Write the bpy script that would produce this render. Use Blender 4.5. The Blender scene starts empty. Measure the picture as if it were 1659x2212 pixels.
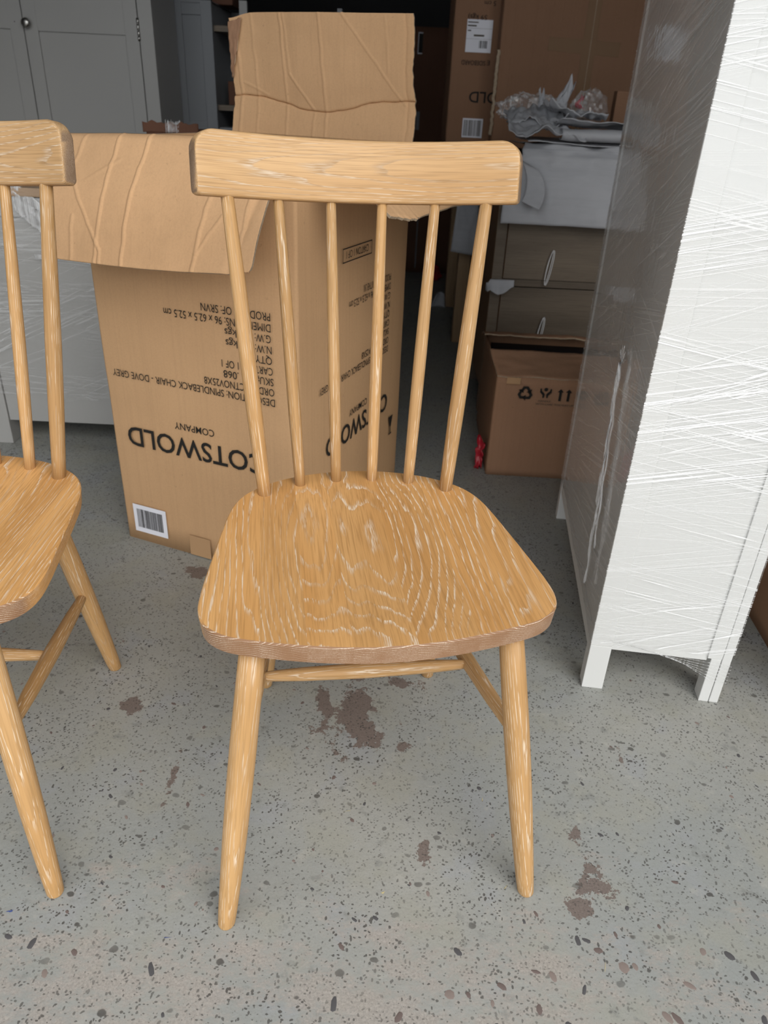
import bpy, bmesh, math, random
from mathutils import Vector, Matrix, noise as mnoise

random.seed(7)
SC = bpy.context.scene
COL = SC.collection
PI = math.pi

# ---------------------------------------------------------------- camera, sky, sun, exposure
cam_d = bpy.data.cameras.new('camera')
cam = bpy.data.objects.new('camera', cam_d)
COL.objects.link(cam)
SC.camera = cam
cam_d.sensor_fit = 'HORIZONTAL'
cam_d.sensor_width = 36.0
cam_d.lens = 36.0 * 1600.0 / 1659.0
_R = ((0.998840, 0.048147, 0.0), (0.023275, -0.482854, 0.875391), (0.042148, -0.874376, -0.483415))
right = Vector((_R[0][0], _R[1][0], _R[2][0]))
down = Vector((_R[0][1], _R[1][1], _R[2][1]))
fwd = Vector((_R[0][2], _R[1][2], _R[2][2]))
cam.matrix_world = Matrix(((right.x, -down.x, -fwd.x, 0), (right.y, -down.y, -fwd.y, 0), (right.z, -down.z, -fwd.z, 1.0), (0, 0, 0, 1)))
cam_d.clip_start = 0.02
cam_d.dof.use_dof = True
cam_d.dof.focus_distance = 1.12
cam_d.dof.aperture_fstop = 9.0

world = bpy.data.worlds.new('overcast_sky')
SC.world = world
world.use_nodes = True
bg = world.node_tree.nodes['Background']
bg.inputs[0].default_value = (0.93, 0.97, 1.0, 1)
bg.inputs[1].default_value = 1.0

sun_d = bpy.data.lights.new('hazy_sun', 'SUN')
sun_d.energy = 1.25
sun_d.angle = math.radians(50)
sun_d.color = (1.0, 0.965, 0.91)
sun = bpy.data.objects.new('hazy_sun', sun_d)
sun.rotation_euler = (math.radians(54), 0, math.radians(30))
sun.location = (2, -3, 4)
COL.objects.link(sun)

SC.view_settings.view_transform = 'Standard'
SC.view_settings.look = 'None'
SC.view_settings.gamma = 1.0
SC.view_settings.use_curve_mapping = False
SC.view_settings.exposure = 0.75
SC.cycles.max_bounces = 6
SC.cycles.diffuse_bounces = 3
SC.cycles.glossy_bounces = 3
SC.cycles.transparent_max_bounces = 6


# ---------------------------------------------------------------- node helpers
class NT:
    def __init__(s, name):
        s.m = bpy.data.materials.new(name)
        s.m.use_nodes = True
        s.t = s.m.node_tree
        s.t.nodes.clear()
        s.out = s.t.nodes.new('ShaderNodeOutputMaterial')

    def node(s, typ, **kw):
        n = s.t.nodes.new(typ)
        for k, v in kw.items():
            setattr(n, k, v)
        return n

    def put(s, sock, v):
        if v is None:
            return
        if isinstance(v, bpy.types.NodeSocket):
            s.t.links.new(v, sock)
        elif isinstance(v, (tuple, list)):
            if sock.type == 'RGBA' and len(v) == 3:
                v = (*v, 1)
            sock.default_value = v
        else:
            sock.default_value = v

    def math(s, op, a, b=None, c=None, clamp=False):
        n = s.node('ShaderNodeMath', operation=op, use_clamp=clamp)
        for i, v in enumerate((a, b, c)):
            s.put(n.inputs[i], v)
        return n.outputs[0]

    def vmath(s, op, a, b=None):
        n = s.node('ShaderNodeVectorMath', operation=op)
        s.put(n.inputs[0], a)
        if b is not None:
            s.put(n.inputs[1], b)
        return n.outputs[1] if op in ('LENGTH', 'DOT_PRODUCT', 'DISTANCE') else n.outputs[0]

    def coord(s, kind='Object'):
        return s.node('ShaderNodeTexCoord').outputs[kind]

    def mapping(s, v, scale=(1, 1, 1), rot=(0, 0, 0), loc=(0, 0, 0)):
        n = s.node('ShaderNodeMapping')
        s.put(n.inputs['Vector'], v)
        n.inputs['Scale'].default_value = scale
        n.inputs['Rotation'].default_value = rot
        n.inputs['Location'].default_value = loc
        return n.outputs[0]

    def noise(s, v, scale=1.0, detail=2.0, rough=0.5, dist=0.0):
        n = s.node('ShaderNodeTexNoise')
        s.put(n.inputs['Vector'], v)
        n.inputs['Scale'].default_value = scale
        n.inputs['Detail'].default_value = detail
        n.inputs['Roughness'].default_value = rough
        n.inputs['Distortion'].default_value = dist
        return n.outputs[0]

    def voronoi(s, v, scale=1.0, rand=1.0, feature='F1'):
        n = s.node('ShaderNodeTexVoronoi', feature=feature)
        s.put(n.inputs['Vector'], v)
        n.inputs['Scale'].default_value = scale
        n.inputs['Randomness'].default_value = rand
        return n

    def ss(s, v, a, b, lo=0.0, hi=1.0):
        n = s.node('ShaderNodeMapRange', interpolation_type='SMOOTHSTEP')
        s.put(n.inputs[0], v)
        n.inputs[1].default_value = a
        n.inputs[2].default_value = b
        n.inputs[3].default_value = lo
        n.inputs[4].default_value = hi
        return n.outputs[0]

    def mix(s, f, a, b, mode='MIX'):
        n = s.node('ShaderNodeMix', data_type='RGBA', blend_type=mode)
        s.put(n.inputs[0], f)
        s.put(n.inputs[6], a)
        s.put(n.inputs[7], b)
        return n.outputs[2]

    def sep(s, v):
        n = s.node('ShaderNodeSeparateXYZ')
        s.put(n.inputs[0], v)
        return n.outputs

    def comb(s, x, y, z):
        n = s.node('ShaderNodeCombineXYZ')
        s.put(n.inputs[0], x)
        s.put(n.inputs[1], y)
        s.put(n.inputs[2], z)
        return n.outputs[0]

    def bump(s, h, strength=0.3, dist=0.001, normal=None):
        n = s.node('ShaderNodeBump')
        n.inputs['Strength'].default_value = strength
        n.inputs['Distance'].default_value = dist
        s.put(n.inputs['Height'], h)
        if normal is not None:
            s.put(n.inputs['Normal'], normal)
        return n.outputs[0]

    def bsdf(s, color, rough=0.5, normal=None, spec=0.5, metal=0.0, **kw):
        n = s.node('ShaderNodeBsdfPrincipled')
        s.put(n.inputs['Base Color'], color)
        s.put(n.inputs['Roughness'], rough)
        s.put(n.inputs['Metallic'], metal)
        s.put(n.inputs['Specular IOR Level'], spec)
        if normal is not None:
            s.put(n.inputs['Normal'], normal)
        for k, v in kw.items():
            s.put(n.inputs[k.replace('_', ' ')], v)
        return n.outputs[0]

    def done(s, sh):
        s.t.links.new(sh, s.out.inputs['Surface'])
        return s.m


def plain(name, color, rough=0.5, spec=0.5, metal=0.0, var=0.06, scale=8.0):
    t = NT(name)
    c = t.coord()
    n = t.noise(c, scale, 3)
    col = t.mix(n, tuple(x * (1 - var) for x in color), tuple(min(1, x * (1 + var)) for x in color))
    return t.done(t.bsdf(col, rough, None, spec, metal))


# ---------------------------------------------------------------- materials
def wood(name, axis, light, dark, white, white_amt=0.8, ring=0.0045, center=(0.0, -0.05), slope=0.02, rough=0.5, warp=0.012, spread=0.09, end=(0.30, 0.165, 0.085), endamt=1.0, zf=1.3, attr=None, ew=0.36, edark=0.30, fdark=0.45, endlo=0.66, endhi=0.86):
    """limed oak: growth rings cut in the solid, open pores filled with white; grain runs along `axis` of the object"""
    t = NT(name)
    c = t.coord()
    geo = t.node('ShaderNodeTexCoord').outputs['Normal']
    nx, ny, nz = t.sep(geo)
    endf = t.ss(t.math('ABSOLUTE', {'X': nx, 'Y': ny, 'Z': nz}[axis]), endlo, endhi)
    if axis == 'X':
        x, y, z = t.sep(c)
        c = t.comb(y, z, x)
    elif axis == 'Y':
        x, y, z = t.sep(c)
        c = t.comb(x, z, y)
    if attr:
        c = t.node('ShaderNodeAttribute', attribute_name=attr).outputs['Vector']
    rnd = t.node('ShaderNodeAttribute', attribute_type='OBJECT', attribute_name='grain_seed').outputs['Fac']
    gcx = t.node('ShaderNodeAttribute', attribute_type='OBJECT', attribute_name='grain_shift').outputs['Fac']
    off = t.vmath('ADD', c, t.comb(0.0, 0.0, t.math('MULTIPLY', rnd, 37.0)))
    w1 = t.noise(t.mapping(off, (11, 11, zf)), 1.0, 1.0, 0.5)
    w2 = t.noise(t.mapping(off, (60, 60, 9), loc=(3, 7, 1)), 1.0, 1.0, 0.5)
    x, y, z = t.sep(c)
    cx = t.math('ADD', gcx, center[0])
    cy = t.math('MULTIPLY_ADD', t.math('FRACT', t.math('MULTIPLY', rnd, 7.3)), -0.04, center[1])
    cy = t.math('ADD', cy, t.math('MULTIPLY', z, slope))
    r = t.vmath('LENGTH', t.comb(t.math('SUBTRACT', x, cx), t.math('SUBTRACT', y, cy), 0.0))
    r = t.math('MULTIPLY_ADD', w1, warp * 2.0, r)
    r = t.math('MULTIPLY_ADD', w2, warp * 0.22, r)
    ph = t.math('FRACT', t.math('DIVIDE', r, ring))
    early = t.math('MULTIPLY', t.ss(ph, 0.05, ew, 1.0, 0.0), t.ss(ph, 0.0, 0.06))
    pn = t.noise(t.mapping(off, (1000, 1000, 32)), 1.0, 1.0, 0.6)
    pores = t.math('MAXIMUM', t.ss(pn, 0.44, 0.56), t.math('MULTIPLY', endf, t.ss(pn, 0.2, 0.6, 0.25, 0.75)))
    fib = t.noise(t.mapping(off, (420, 420, 9)), 1.0, 2.0, 0.6)
    big = t.noise(t.mapping(off, (16, 16, 2.0), loc=(9, 2, 5)), 1.0, 1.0, 0.5)
    col = t.mix(t.ss(big, 0.25, 0.75), dark, light)
    col = t.mix(t.math('MULTIPLY', t.ss(fib, 0.42, 0.72), fdark), col, tuple(v * 0.66 for v in dark))
    col = t.mix(t.math('MULTIPLY', early, edark), col, tuple(v * 0.66 for v in dark))
    tone = t.math('MULTIPLY_ADD', t.math('FRACT', t.math('MULTIPLY', rnd, 91.3)), 0.20, 0.88)
    hsv = t.node('ShaderNodeHueSaturation')
    t.put(hsv.inputs['Value'], tone)
    t.put(hsv.inputs['Color'], col)
    col = hsv.outputs[0]
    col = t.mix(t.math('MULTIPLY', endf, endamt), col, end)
    patch = t.ss(t.noise(t.mapping(off, (24, 24, 4), loc=(4, 4, 4)), 1.0, 2.0, 0.6), 0.34, 0.62, 0.25, 1.0)
    wm = t.math('MULTIPLY', t.math('MULTIPLY', early, pores), t.math('MULTIPLY', patch, white_amt), clamp=True)
    col = t.mix(wm, col, white)
    nb = t.bump(t.math('ADD', fib, pn), 0.30, 0.0004)
    return t.done(t.bsdf(col, rough, nb, 0.35))


GSEED = [0]


def grain(o, shift=None):
    GSEED[0] += 1
    r = random.Random(GSEED[0] * 7 + 1)
    o['grain_seed'] = r.random()
    o['grain_shift'] = r.uniform(-0.05, 0.05) if shift is None else shift
    return o


OAK_L, OAK_D, OAK_W = (0.69, 0.385, 0.150), (0.58, 0.295, 0.098), (0.80, 0.68, 0.54)
M = {}
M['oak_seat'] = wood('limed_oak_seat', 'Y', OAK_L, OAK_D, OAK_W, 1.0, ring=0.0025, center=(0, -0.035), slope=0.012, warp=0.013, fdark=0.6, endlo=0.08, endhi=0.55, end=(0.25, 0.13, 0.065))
M['oak_crest'] = wood('limed_oak_crest', 'X', (0.56, 0.355, 0.175), (0.47, 0.275, 0.12), OAK_W, 0.6, ring=0.0020, center=(-0.075, 0.045), slope=0.02, warp=0.012, edark=0.7, fdark=0.6, end=(0.20, 0.125, 0.075), zf=2.0, attr='grain_co')
M['oak_turned'] = wood('limed_oak_turned', 'Z', (0.52, 0.315, 0.140), (0.43, 0.242, 0.094), OAK_W, 0.75, ring=0.0030, center=(0.0, -0.03), slope=0.015, warp=0.010, endamt=0.0)
M['wood_grey_oak'] = wood('smoked_oak_drawers', 'X', (0.185, 0.145, 0.105), (0.13, 0.10, 0.072), (0.24, 0.20, 0.16), 0.35, ring=0.006, slope=0.05)
M['wood_table'] = wood('pale_oak_table', 'Z', (0.42, 0.28, 0.16), (0.33, 0.21, 0.11), (0.5, 0.4, 0.3), 0.2)
M['wood_top'] = wood('oak_sideboard_top', 'X', (0.50, 0.36, 0.24), (0.42, 0.29, 0.19), (0.7, 0.6, 0.5), 0.4)


def cardboard(name, col, flute=True, axis=0):
    t = NT(name)
    c = t.coord()
    n1 = t.noise(c, 5.0, 3, 0.55)
    n2 = t.noise(c, 260.0, 3, 0.7)
    sc = [2.0, 2.0, 2.0]
    sc = (150, 150, 1.2)
    st = t.noise(t.mapping(c, sc), 1.0, 2, 0.5)
    sp = t.ss(t.noise(c, 90.0, 2, 0.6), 0.70, 0.76)
    k = t.mix(n1, tuple(v * 0.88 for v in col), tuple(min(1, v * 1.1) for v in col))
    k = t.mix(t.math('MULTIPLY', t.ss(n2, 0.35, 0.75), 0.22), k, tuple(v * 0.7 for v in col))
    k = t.mix(t.math('MULTIPLY', t.ss(st, 0.45, 0.75), 0.16), k, tuple(v * 0.72 for v in col))
    k = t.mix(t.math('MULTIPLY', sp, 0.3), k, tuple(v * 0.5 for v in col))
    h = t.math('ADD', t.math('MULTIPLY', st, 1.0), t.math('MULTIPLY', t.noise(c, 14.0, 3), 2.0))
    nb = t.bump(h, 0.25, 0.0015)
    return t.done(t.bsdf(k, 0.85, nb, 0.15))


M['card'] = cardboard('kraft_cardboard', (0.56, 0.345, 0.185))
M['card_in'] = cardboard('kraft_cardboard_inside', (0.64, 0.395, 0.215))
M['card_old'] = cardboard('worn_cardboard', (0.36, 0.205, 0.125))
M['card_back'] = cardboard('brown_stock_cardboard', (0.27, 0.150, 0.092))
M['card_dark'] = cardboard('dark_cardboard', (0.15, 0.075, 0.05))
M['card_edge'] = plain('torn_cardboard_edge', (0.40, 0.31, 0.22), 0.9, 0.1, var=0.4, scale=200)
M['ink'] = plain('black_ink', (0.022, 0.02, 0.018), 0.7, 0.2)
M['ink_grey'] = plain('faded_ink', (0.10, 0.085, 0.07), 0.8, 0.2)
M['paper'] = plain('white_paper_label', (0.78, 0.78, 0.84), 0.6, 0.3, var=0.03)
M['tape'] = plain('brown_packing_tape', (0.20, 0.105, 0.045), 0.5, 0.3)
M['tape_clear'] = plain('clear_packing_tape', (0.45, 0.275, 0.145), 0.55, 0.25)
M['grey_paint'] = plain('dove_grey_paint', (0.36, 0.355, 0.345), 0.42, 0.4, var=0.03, scale=3)
M['grey_paint_b'] = plain('slate_grey_paint', (0.20, 0.21, 0.225), 0.45, 0.4, var=0.03, scale=3)
M['blue_grey'] = plain('blue_grey_board', (0.20, 0.215, 0.235), 0.5, 0.3)  # even blue-grey colour, used for stickers on the tall carton
M['white_paint'] = plain('white_satin_paint', (0.60, 0.60, 0.585), 0.4, 0.4, var=0.015, scale=3)
M['steel'] = plain('brushed_nickel', (0.42, 0.41, 0.39), 0.32, 0.5, 1.0, var=0.1, scale=60)
M['string'] = plain('white_string', (0.85, 0.85, 0.86), 0.8, 0.2)
M['red'] = plain('red_plastic_wrap', (0.42, 0.015, 0.03), 0.25, 0.6, var=0.4, scale=40)
M['black'] = plain('black_plastic', (0.012, 0.012, 0.014), 0.5, 0.4)
M['dark_wall'] = plain('dark_block_wall', (0.05, 0.048, 0.05), 0.9, 0.1, var=0.2, scale=2)
M['roof'] = plain('dark_roof_sheet', (0.055, 0.055, 0.06), 0.8, 0.2, var=0.2, scale=1)
M['stone_a'] = plain('brown_pebble', (0.15, 0.115, 0.105), 0.8, 0.25, var=0.5, scale=160)
M['stone_b'] = plain('charcoal_pebble', (0.085, 0.082, 0.085), 0.7, 0.3, var=0.5, scale=160)
M['stone_c'] = plain('pink_brown_pebble', (0.23, 0.185, 0.165), 0.8, 0.25, var=0.4, scale=160)
M['scuff_blue'] = plain('blue_paint_fleck', (0.06, 0.09, 0.26), 0.7, 0.2)


def foam_mat():
    t = NT('white_foam_sheet')
    c = t.coord()
    st = t.noise(t.mapping(c, (6, 90, 90)), 1.0, 2)
    n = t.noise(c, 6.0, 3)
    k = t.mix(n, (0.40, 0.405, 0.43), (0.50, 0.505, 0.53))
    k = t.mix(t.math('MULTIPLY', t.ss(st, 0.4, 0.7), 0.22), k, (0.36, 0.365, 0.385))
    nb = t.bump(t.math('ADD', st, t.noise(c, 30.0, 3)), 0.3, 0.003)
    return t.done(t.bsdf(k, 0.6, nb, 0.3))


M['foam'] = foam_mat()


def film_mat(name, layers, white=(0.86, 0.86, 0.87), veil=0.05, streak=0.6, bump=0.4, coord='UV', gloss=0.12, wr=1.0):
    """clear stretch film: see-through, glossy at grazing angles, with white stretch creases"""
    t = NT(name)
    c = t.coord(coord)
    mask = None
    hs = None
    for ang, along, across, width, amt, sd in layers:
        v = t.mapping(c, (1, 1, 1), (0, 0, math.radians(ang)), (sd * 3.1, sd * 1.7, sd))
        v = t.mapping(v, (along, across, 1))
        n = t.noise(v, 1.0, 2.5, 0.55)
        line = t.ss(t.math('ABSOLUTE', t.math('SUBTRACT', n, 0.5)), 0.0, width, 1.0, 0.0)
        gate = t.ss(t.noise(t.mapping(v, (0.35, 0.12, 1), loc=(5, 5, 5)), 1.0, 2), 0.42, 0.62)
        line = t.math('MULTIPLY', t.math('MULTIPLY', line, gate), amt)
        mask = line if mask is None else t.math('MAXIMUM', mask, line)
        hs = n if hs is None else t.math('ADD', hs, n)
    nb = t.bump(hs, bump, 0.003 * wr)
    fac = t.math('MULTIPLY_ADD', mask, streak, veil, clamp=True)
    tr = t.node('ShaderNodeBsdfTransparent')
    di = t.node('ShaderNodeBsdfDiffuse')
    t.put(di.inputs['Color'], white)
    t.put(di.inputs['Normal'], nb)
    m1 = t.node('ShaderNodeMixShader')
    t.put(m1.inputs[0], fac)
    t.t.links.new(tr.outputs[0], m1.inputs[1])
    t.t.links.new(di.outputs[0], m1.inputs[2])
    gl = t.node('ShaderNodeBsdfGlossy')
    t.put(gl.inputs['Color'], (1, 1, 1))
    t.put(gl.inputs['Roughness'], gloss)
    t.put(gl.inputs['Normal'], nb)
    lw = t.node('ShaderNodeLayerWeight')
    lw.inputs['Blend'].default_value = 0.5
    t.put(lw.inputs['Normal'], nb)
    f5 = t.math('POWER', lw.outputs['Facing'], 5.0)
    f = t.math('MULTIPLY_ADD', f5, 0.9, 0.045, clamp=True)
    m2 = t.node('ShaderNodeMixShader')
    t.put(m2.inputs[0], f)
    t.t.links.new(m1.outputs[0], m2.inputs[1])
    t.t.links.new(gl.outputs[0], m2.inputs[2])
    return t.done(m2.outputs[0])


M['film_side'] = film_mat('stretch_film_side', [(-13, 0.55, 75, 0.022, 1.0, 1), (10, 0.6, 66, 0.018, 0.9, 2), (-3, 0.6, 150, 0.035, 0.5, 3), (-21, 0.6, 34, 0.009, 1.0, 4)], white=(0.97, 0.97, 0.97), veil=0.02, streak=0.85, bump=0.03)
M['film_back'] = film_mat('stretch_film_back', [(-11, 0.8, 60, 0.024, 0.8, 5), (-17, 0.7, 42, 0.016, 0.9, 6), (-24, 0.9, 30, 0.012, 0.7, 7), (9, 0.6, 14, 0.006, 0.8, 15)], veil=0.0, streak=0.55, bump=0.12, gloss=0.07)
M['film_grey'] = film_mat('stretch_film_grey', [(-3, 2.0, 55, 0.03, 0.6, 8), (-24, 1.8, 30, 0.02, 0.9, 9), (4, 3.0, 90, 0.03, 0.4, 10)], veil=0.02, streak=0.65, bump=0.1)
M['film_knot'] = film_mat('twisted_film', [(88, 6, 160, 0.08, 1.0, 11), (70, 20, 120, 0.06, 1.0, 12)], veil=0.03, streak=0.45, bump=0.7, gloss=0.06, coord='Object')
M['film_clear'] = film_mat('clear_plastic_wrap', [(30, 14, 40, 0.05, 1.0, 13), (-40, 18, 60, 0.05, 1.0, 14)], veil=0.10, streak=0.35, bump=1.0, gloss=0.06, coord='Object', wr=2)


def floor_mat():
    t = NT('painted_concrete_floor')
    c = t.coord()
    x, y, z = t.sep(c)
    big = t.noise(c, 2.2, 2, 0.5)
    mid = t.noise(c, 9.0, 3, 0.6)
    fine = t.noise(c, 300.0, 2, 0.7)
    wob = t.noise(c, 17.0, 5, 0.74)
    k = t.mix(t.ss(big, 0.3, 0.7), (0.285, 0.297, 0.285), (0.335, 0.331, 0.303))
    k = t.mix(t.math('MULTIPLY', t.ss(mid, 0.48, 0.66), 0.55), k, (0.315, 0.310, 0.262))
    k = t.mix(t.math('MULTIPLY', t.ss(mid, 0.44, 0.32), 0.5), k, (0.305, 0.315, 0.328))
    k = t.mix(t.math('MULTIPLY', t.ss(fine, 0.45, 0.75), 0.30), k, (0.19, 0.192, 0.178))
    blot = t.noise(t.mapping(c, loc=(2, 5, 1)), 24.0, 4, 0.7)
    k = t.mix(t.ss(blot, 0.42, 0.30, 0.0, 0.55), k, (0.18, 0.185, 0.175))
    k = t.mix(t.ss(blot, 0.56, 0.72, 0.0, 0.5), k, (0.40, 0.388, 0.352))
    # worn, sandy bare concrete: near the threshold and in named patches
    thr = t.ss(y, 0.42, 0.90, 0.455, 0.72)
    worn = t.ss(t.math('SUBTRACT', t.noise(t.mapping(c, (1, 1.7, 1), loc=(1.3, 0.2, 0)), 7.0, 6, 0.80), thr), -0.07, 0.07)
    sand = t.mix(t.ss(t.noise(c, 300.0, 3, 0.8), 0.25, 0.75), (0.235, 0.207, 0.186), (0.455, 0.408, 0.365))
    k = t.mix(t.math('MULTIPLY', worn, 0.72), k, sand)
    chip = None
    for (px, py, rx, ry) in ((-0.028, 1.000, 0.036, 0.052), (-0.045, 1.078, 0.028, 0.032), (-0.093, 1.035, 0.014, 0.05), (0.335, 0.705, 0.022, 0.024), (0.315, 0.66, 0.017, 0.015), (0.33, 0.80, 0.008, 0.020),
                             (0.05, 0.95, 0.009, 0.012), (0.06, 1.12, 0.03, 0.012), (-0.45, 1.02, 0.016, 0.012), (-0.44, 1.48, 0.035, 0.018), (0.44, 0.95, 0.005, 0.03), (0.09, 0.74, 0.008, 0.02), (-0.33, 0.86, 0.006, 0.035)):
        v = t.mapping(c, (1 / rx, 1 / ry, 0), loc=(-px / rx, -py / ry, 0))
        d = t.vmath('LENGTH', v)
        chip = d if chip is None else t.math('MINIMUM', chip, d)
    chip = t.math('MULTIPLY_ADD', wob, 9.0, t.math('SUBTRACT', chip, 4.5))
    chip = t.ss(chip, 0.90, 1.02, 1.0, 0.0)
    bare = t.mix(t.noise(c, 330.0, 3, 0.8), (0.075, 0.056, 0.050), (0.27, 0.225, 0.20))
    k = t.mix(chip, k, bare)
    # open pits and small dark aggregate, three sizes
    cw = t.vmath('ADD', c, t.comb(t.math('MULTIPLY', wob, 0.010), t.math('MULTIPLY', t.noise(t.mapping(c, loc=(8, 8, 8)), 50.0, 2), 0.012), 0.0))
    pit = None
    for scale, rmax, lo, sd, strx in ((300.0, 0.46, 0.45, 1.0, 0.65), (140.0, 0.40, 0.55, 2.0, 1.6), (64.0, 0.30, 0.74, 3.0, 0.7)):
        vo = t.voronoi(t.mapping(cw, (strx, 1, 1), (0, 0, 0.5 * sd), (sd, sd, 0)), scale)
        rr = t.sep(vo.outputs['Color'])[0]
        rad = t.ss(rr, lo, 1.0, 0.0, rmax)
        p = t.math('MULTIPLY', t.ss(t.math('SUBTRACT', vo.outputs['Distance'], rad), -0.06, 0.03, 1.0, 0.0), t.math('GREATER_THAN', rr, lo))
        pit = p if pit is None else t.math('MAXIMUM', pit, p)
    k = t.mix(t.math('MULTIPLY', pit, t.ss(mid, 0.35, 0.6, 0.85, 0.45)), k, (0.060, 0.055, 0.050))
    nb = t.bump(t.math('ADD', t.math('MULTIPLY', fine, 0.2), t.noise(c, 60.0, 3, 0.65)), 0.5, 0.0016)
    return t.done(t.bsdf(k, t.math('MULTIPLY_ADD', worn, 0.25, 0.55), nb, 0.3))


M['floor'] = floor_mat()


# ---------------------------------------------------------------- mesh helpers
def link(o, parent=None):
    COL.objects.link(o)
    if parent is not None:
        o.parent = parent
    return o


def tag(o, label=None, cat=None, group=None, kind=None):
    if label: o['label'] = label
    if cat: o['category'] = cat
    if group: o['group'] = group
    if kind: o['kind'] = kind
    return o


def empty(name, loc=(0, 0, 0), rz=0.0, label=None, cat=None, group=None, parent=None):
    o = bpy.data.objects.new(name, None)
    o.empty_display_size = 0.05
    link(o, parent)
    o.location = loc
    o.rotation_euler = (0, 0, rz)
    return tag(o, label, cat, group)


def mesh(name, verts, faces, mat, parent=None, smooth=False, loc=None, mats=None):
    me = bpy.data.meshes.new(name)
    me.from_pydata([tuple(v) for v in verts], [], faces)
    me.update()
    for m in (mats or [mat]):
        me.materials.append(M[m] if isinstance(m, str) else m)
    if smooth:
        me.polygons.foreach_set('use_smooth', [True] * len(me.polygons))
    o = bpy.data.objects.new(name, me)
    link(o, parent)
    if loc: o.location = loc
    return o


def from_bm(name, bm, mat, parent=None, smooth=False, loc=None):
    me = bpy.data.meshes.new(name)
    bmesh.ops.recalc_face_normals(bm, faces=bm.faces)
    bm.to_mesh(me)
    bm.free()
    me.materials.append(M[mat])
    if smooth:
        me.polygons.foreach_set('use_smooth', [True] * len(me.polygons))
    o = bpy.data.objects.new(name, me)
    link(o, parent)
    if loc: o.location = loc
    return o


def add_box(bm, x0, x1, y0, y1, z0, z1, bev=0.0, seg=2):
    r = bmesh.ops.create_cube(bm, size=1.0)
    vs = r['verts']
    for v in vs:
        v.co = Vector((x0 + (v.co.x + 0.5) * (x1 - x0), y0 + (v.co.y + 0.5) * (y1 - y0), z0 + (v.co.z + 0.5) * (z1 - z0)))
    if bev > 0:
        es = list({e for v in vs for e in v.link_edges})
        bmesh.ops.bevel(bm, geom=es, offset=bev, segments=seg, affect='EDGES', profile=0.5)


def box(name, x0, x1, y0, y1, z0, z1, mat, parent=None, bev=0.0, loc=None, smooth=False):
    bm = bmesh.new()
    add_box(bm, x0, x1, y0, y1, z0, z1, bev)
    o = from_bm(name, bm, mat, parent, smooth, loc)
    return grain(o) if mat.startswith('wood') else o


def boxes(name, lst, mat, parent=None, bev=0.0):
    bm = bmesh.new()
    for b in lst:
        add_box(bm, *b, bev)
    return from_bm(name, bm, mat, parent)


def solid_sheet(name, fn, nu, nv, th, mat, parent=None, smooth=True, uv=False, edge_mat=None):
    """a sheet with thickness: fn(s, t) -> local point for s, t in 0..1"""
    P = [[Vector(fn(i / nu, j / nv)) for j in range(nv + 1)] for i in range(nu + 1)]
    N = [[None] * (nv + 1) for _ in range(nu + 1)]
    for i in range(nu + 1):
        for j in range(nv + 1):
            a = P[min(i + 1, nu)][j] - P[max(i - 1, 0)][j]
            b = P[i][min(j + 1, nv)] - P[i][max(j - 1, 0)]
            n = a.cross(b)
            N[i][j] = n.normalized() if n.length > 1e-12 else Vector((0, 0, 1))
    vs, fs = [], []
    idx = lambda i, j, k: k * (nu + 1) * (nv + 1) + i * (nv + 1) + j
    for k in (0, 1):
        for i in range(nu + 1):
            for j in range(nv + 1):
                vs.append(P[i][j] + N[i][j] * (th / 2 if k == 0 else -th / 2))
    for i in range(nu):
        for j in range(nv):
            fs.append((idx(i, j, 0), idx(i + 1, j, 0), idx(i + 1, j + 1, 0), idx(i, j + 1, 0)))
            fs.append((idx(i, j, 1), idx(i, j + 1, 1), idx(i + 1, j + 1, 1), idx(i + 1, j, 1)))
    nface = len(fs)
    for i in range(nu):
        fs.append((idx(i, 0, 0), idx(i, 0, 1), idx(i + 1, 0, 1), idx(i + 1, 0, 0)))
        fs.append((idx(i, nv, 0), idx(i + 1, nv, 0), idx(i + 1, nv, 1), idx(i, nv, 1)))
    for j in range(nv):
        fs.append((idx(0, j, 0), idx(0, j + 1, 0), idx(0, j + 1, 1), idx(0, j, 1)))
        fs.append((idx(nu, j, 0), idx(nu, j, 1), idx(nu, j + 1, 1), idx(nu, j + 1, 0)))
    o = mesh(name, vs, fs, mat, parent, mats=[mat] + ([edge_mat] if edge_mat else []))
    o.data.polygons.foreach_set('use_smooth', [smooth] * nface + [False] * (len(fs) - nface))
    if edge_mat:
        o.data.polygons.foreach_set('material_index', [0] * nface + [1] * (len(fs) - nface))
    return o


def tube(name, pts, rad, mat, parent=None, n=8, closed=False):
    pts = [Vector(p) for p in pts]
    vs, fs = [], []
    K = len(pts)
    for i, p in enumerate(pts):
        d = (pts[(i + 1) % K] - pts[i - 1]) if closed else (pts[min(i + 1, K - 1)] - pts[max(i - 1, 0)])
        d.normalize()
        a = d.cross(Vector((0.3, 0.2, 0.93))).normalized()
        b = d.cross(a)
        r = rad[i] if isinstance(rad, (list, tuple)) else rad
        for k in range(n):
            an = 2 * PI * k / n
            vs.append(p + a * (r * math.cos(an)) + b * (r * math.sin(an)))
    for i in range(K if closed else K - 1):
        for k in range(n):
            i2 = (i + 1) % K
            fs.append((i * n + k, i * n + (k + 1) % n, i2 * n + (k + 1) % n, i2 * n + k))
    if not closed:
        fs.append(tuple(range(n))[::-1])
        fs.append(tuple((K - 1) * n + k for k in range(n)))
    return mesh(name, vs, fs, mat, parent, True)


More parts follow.
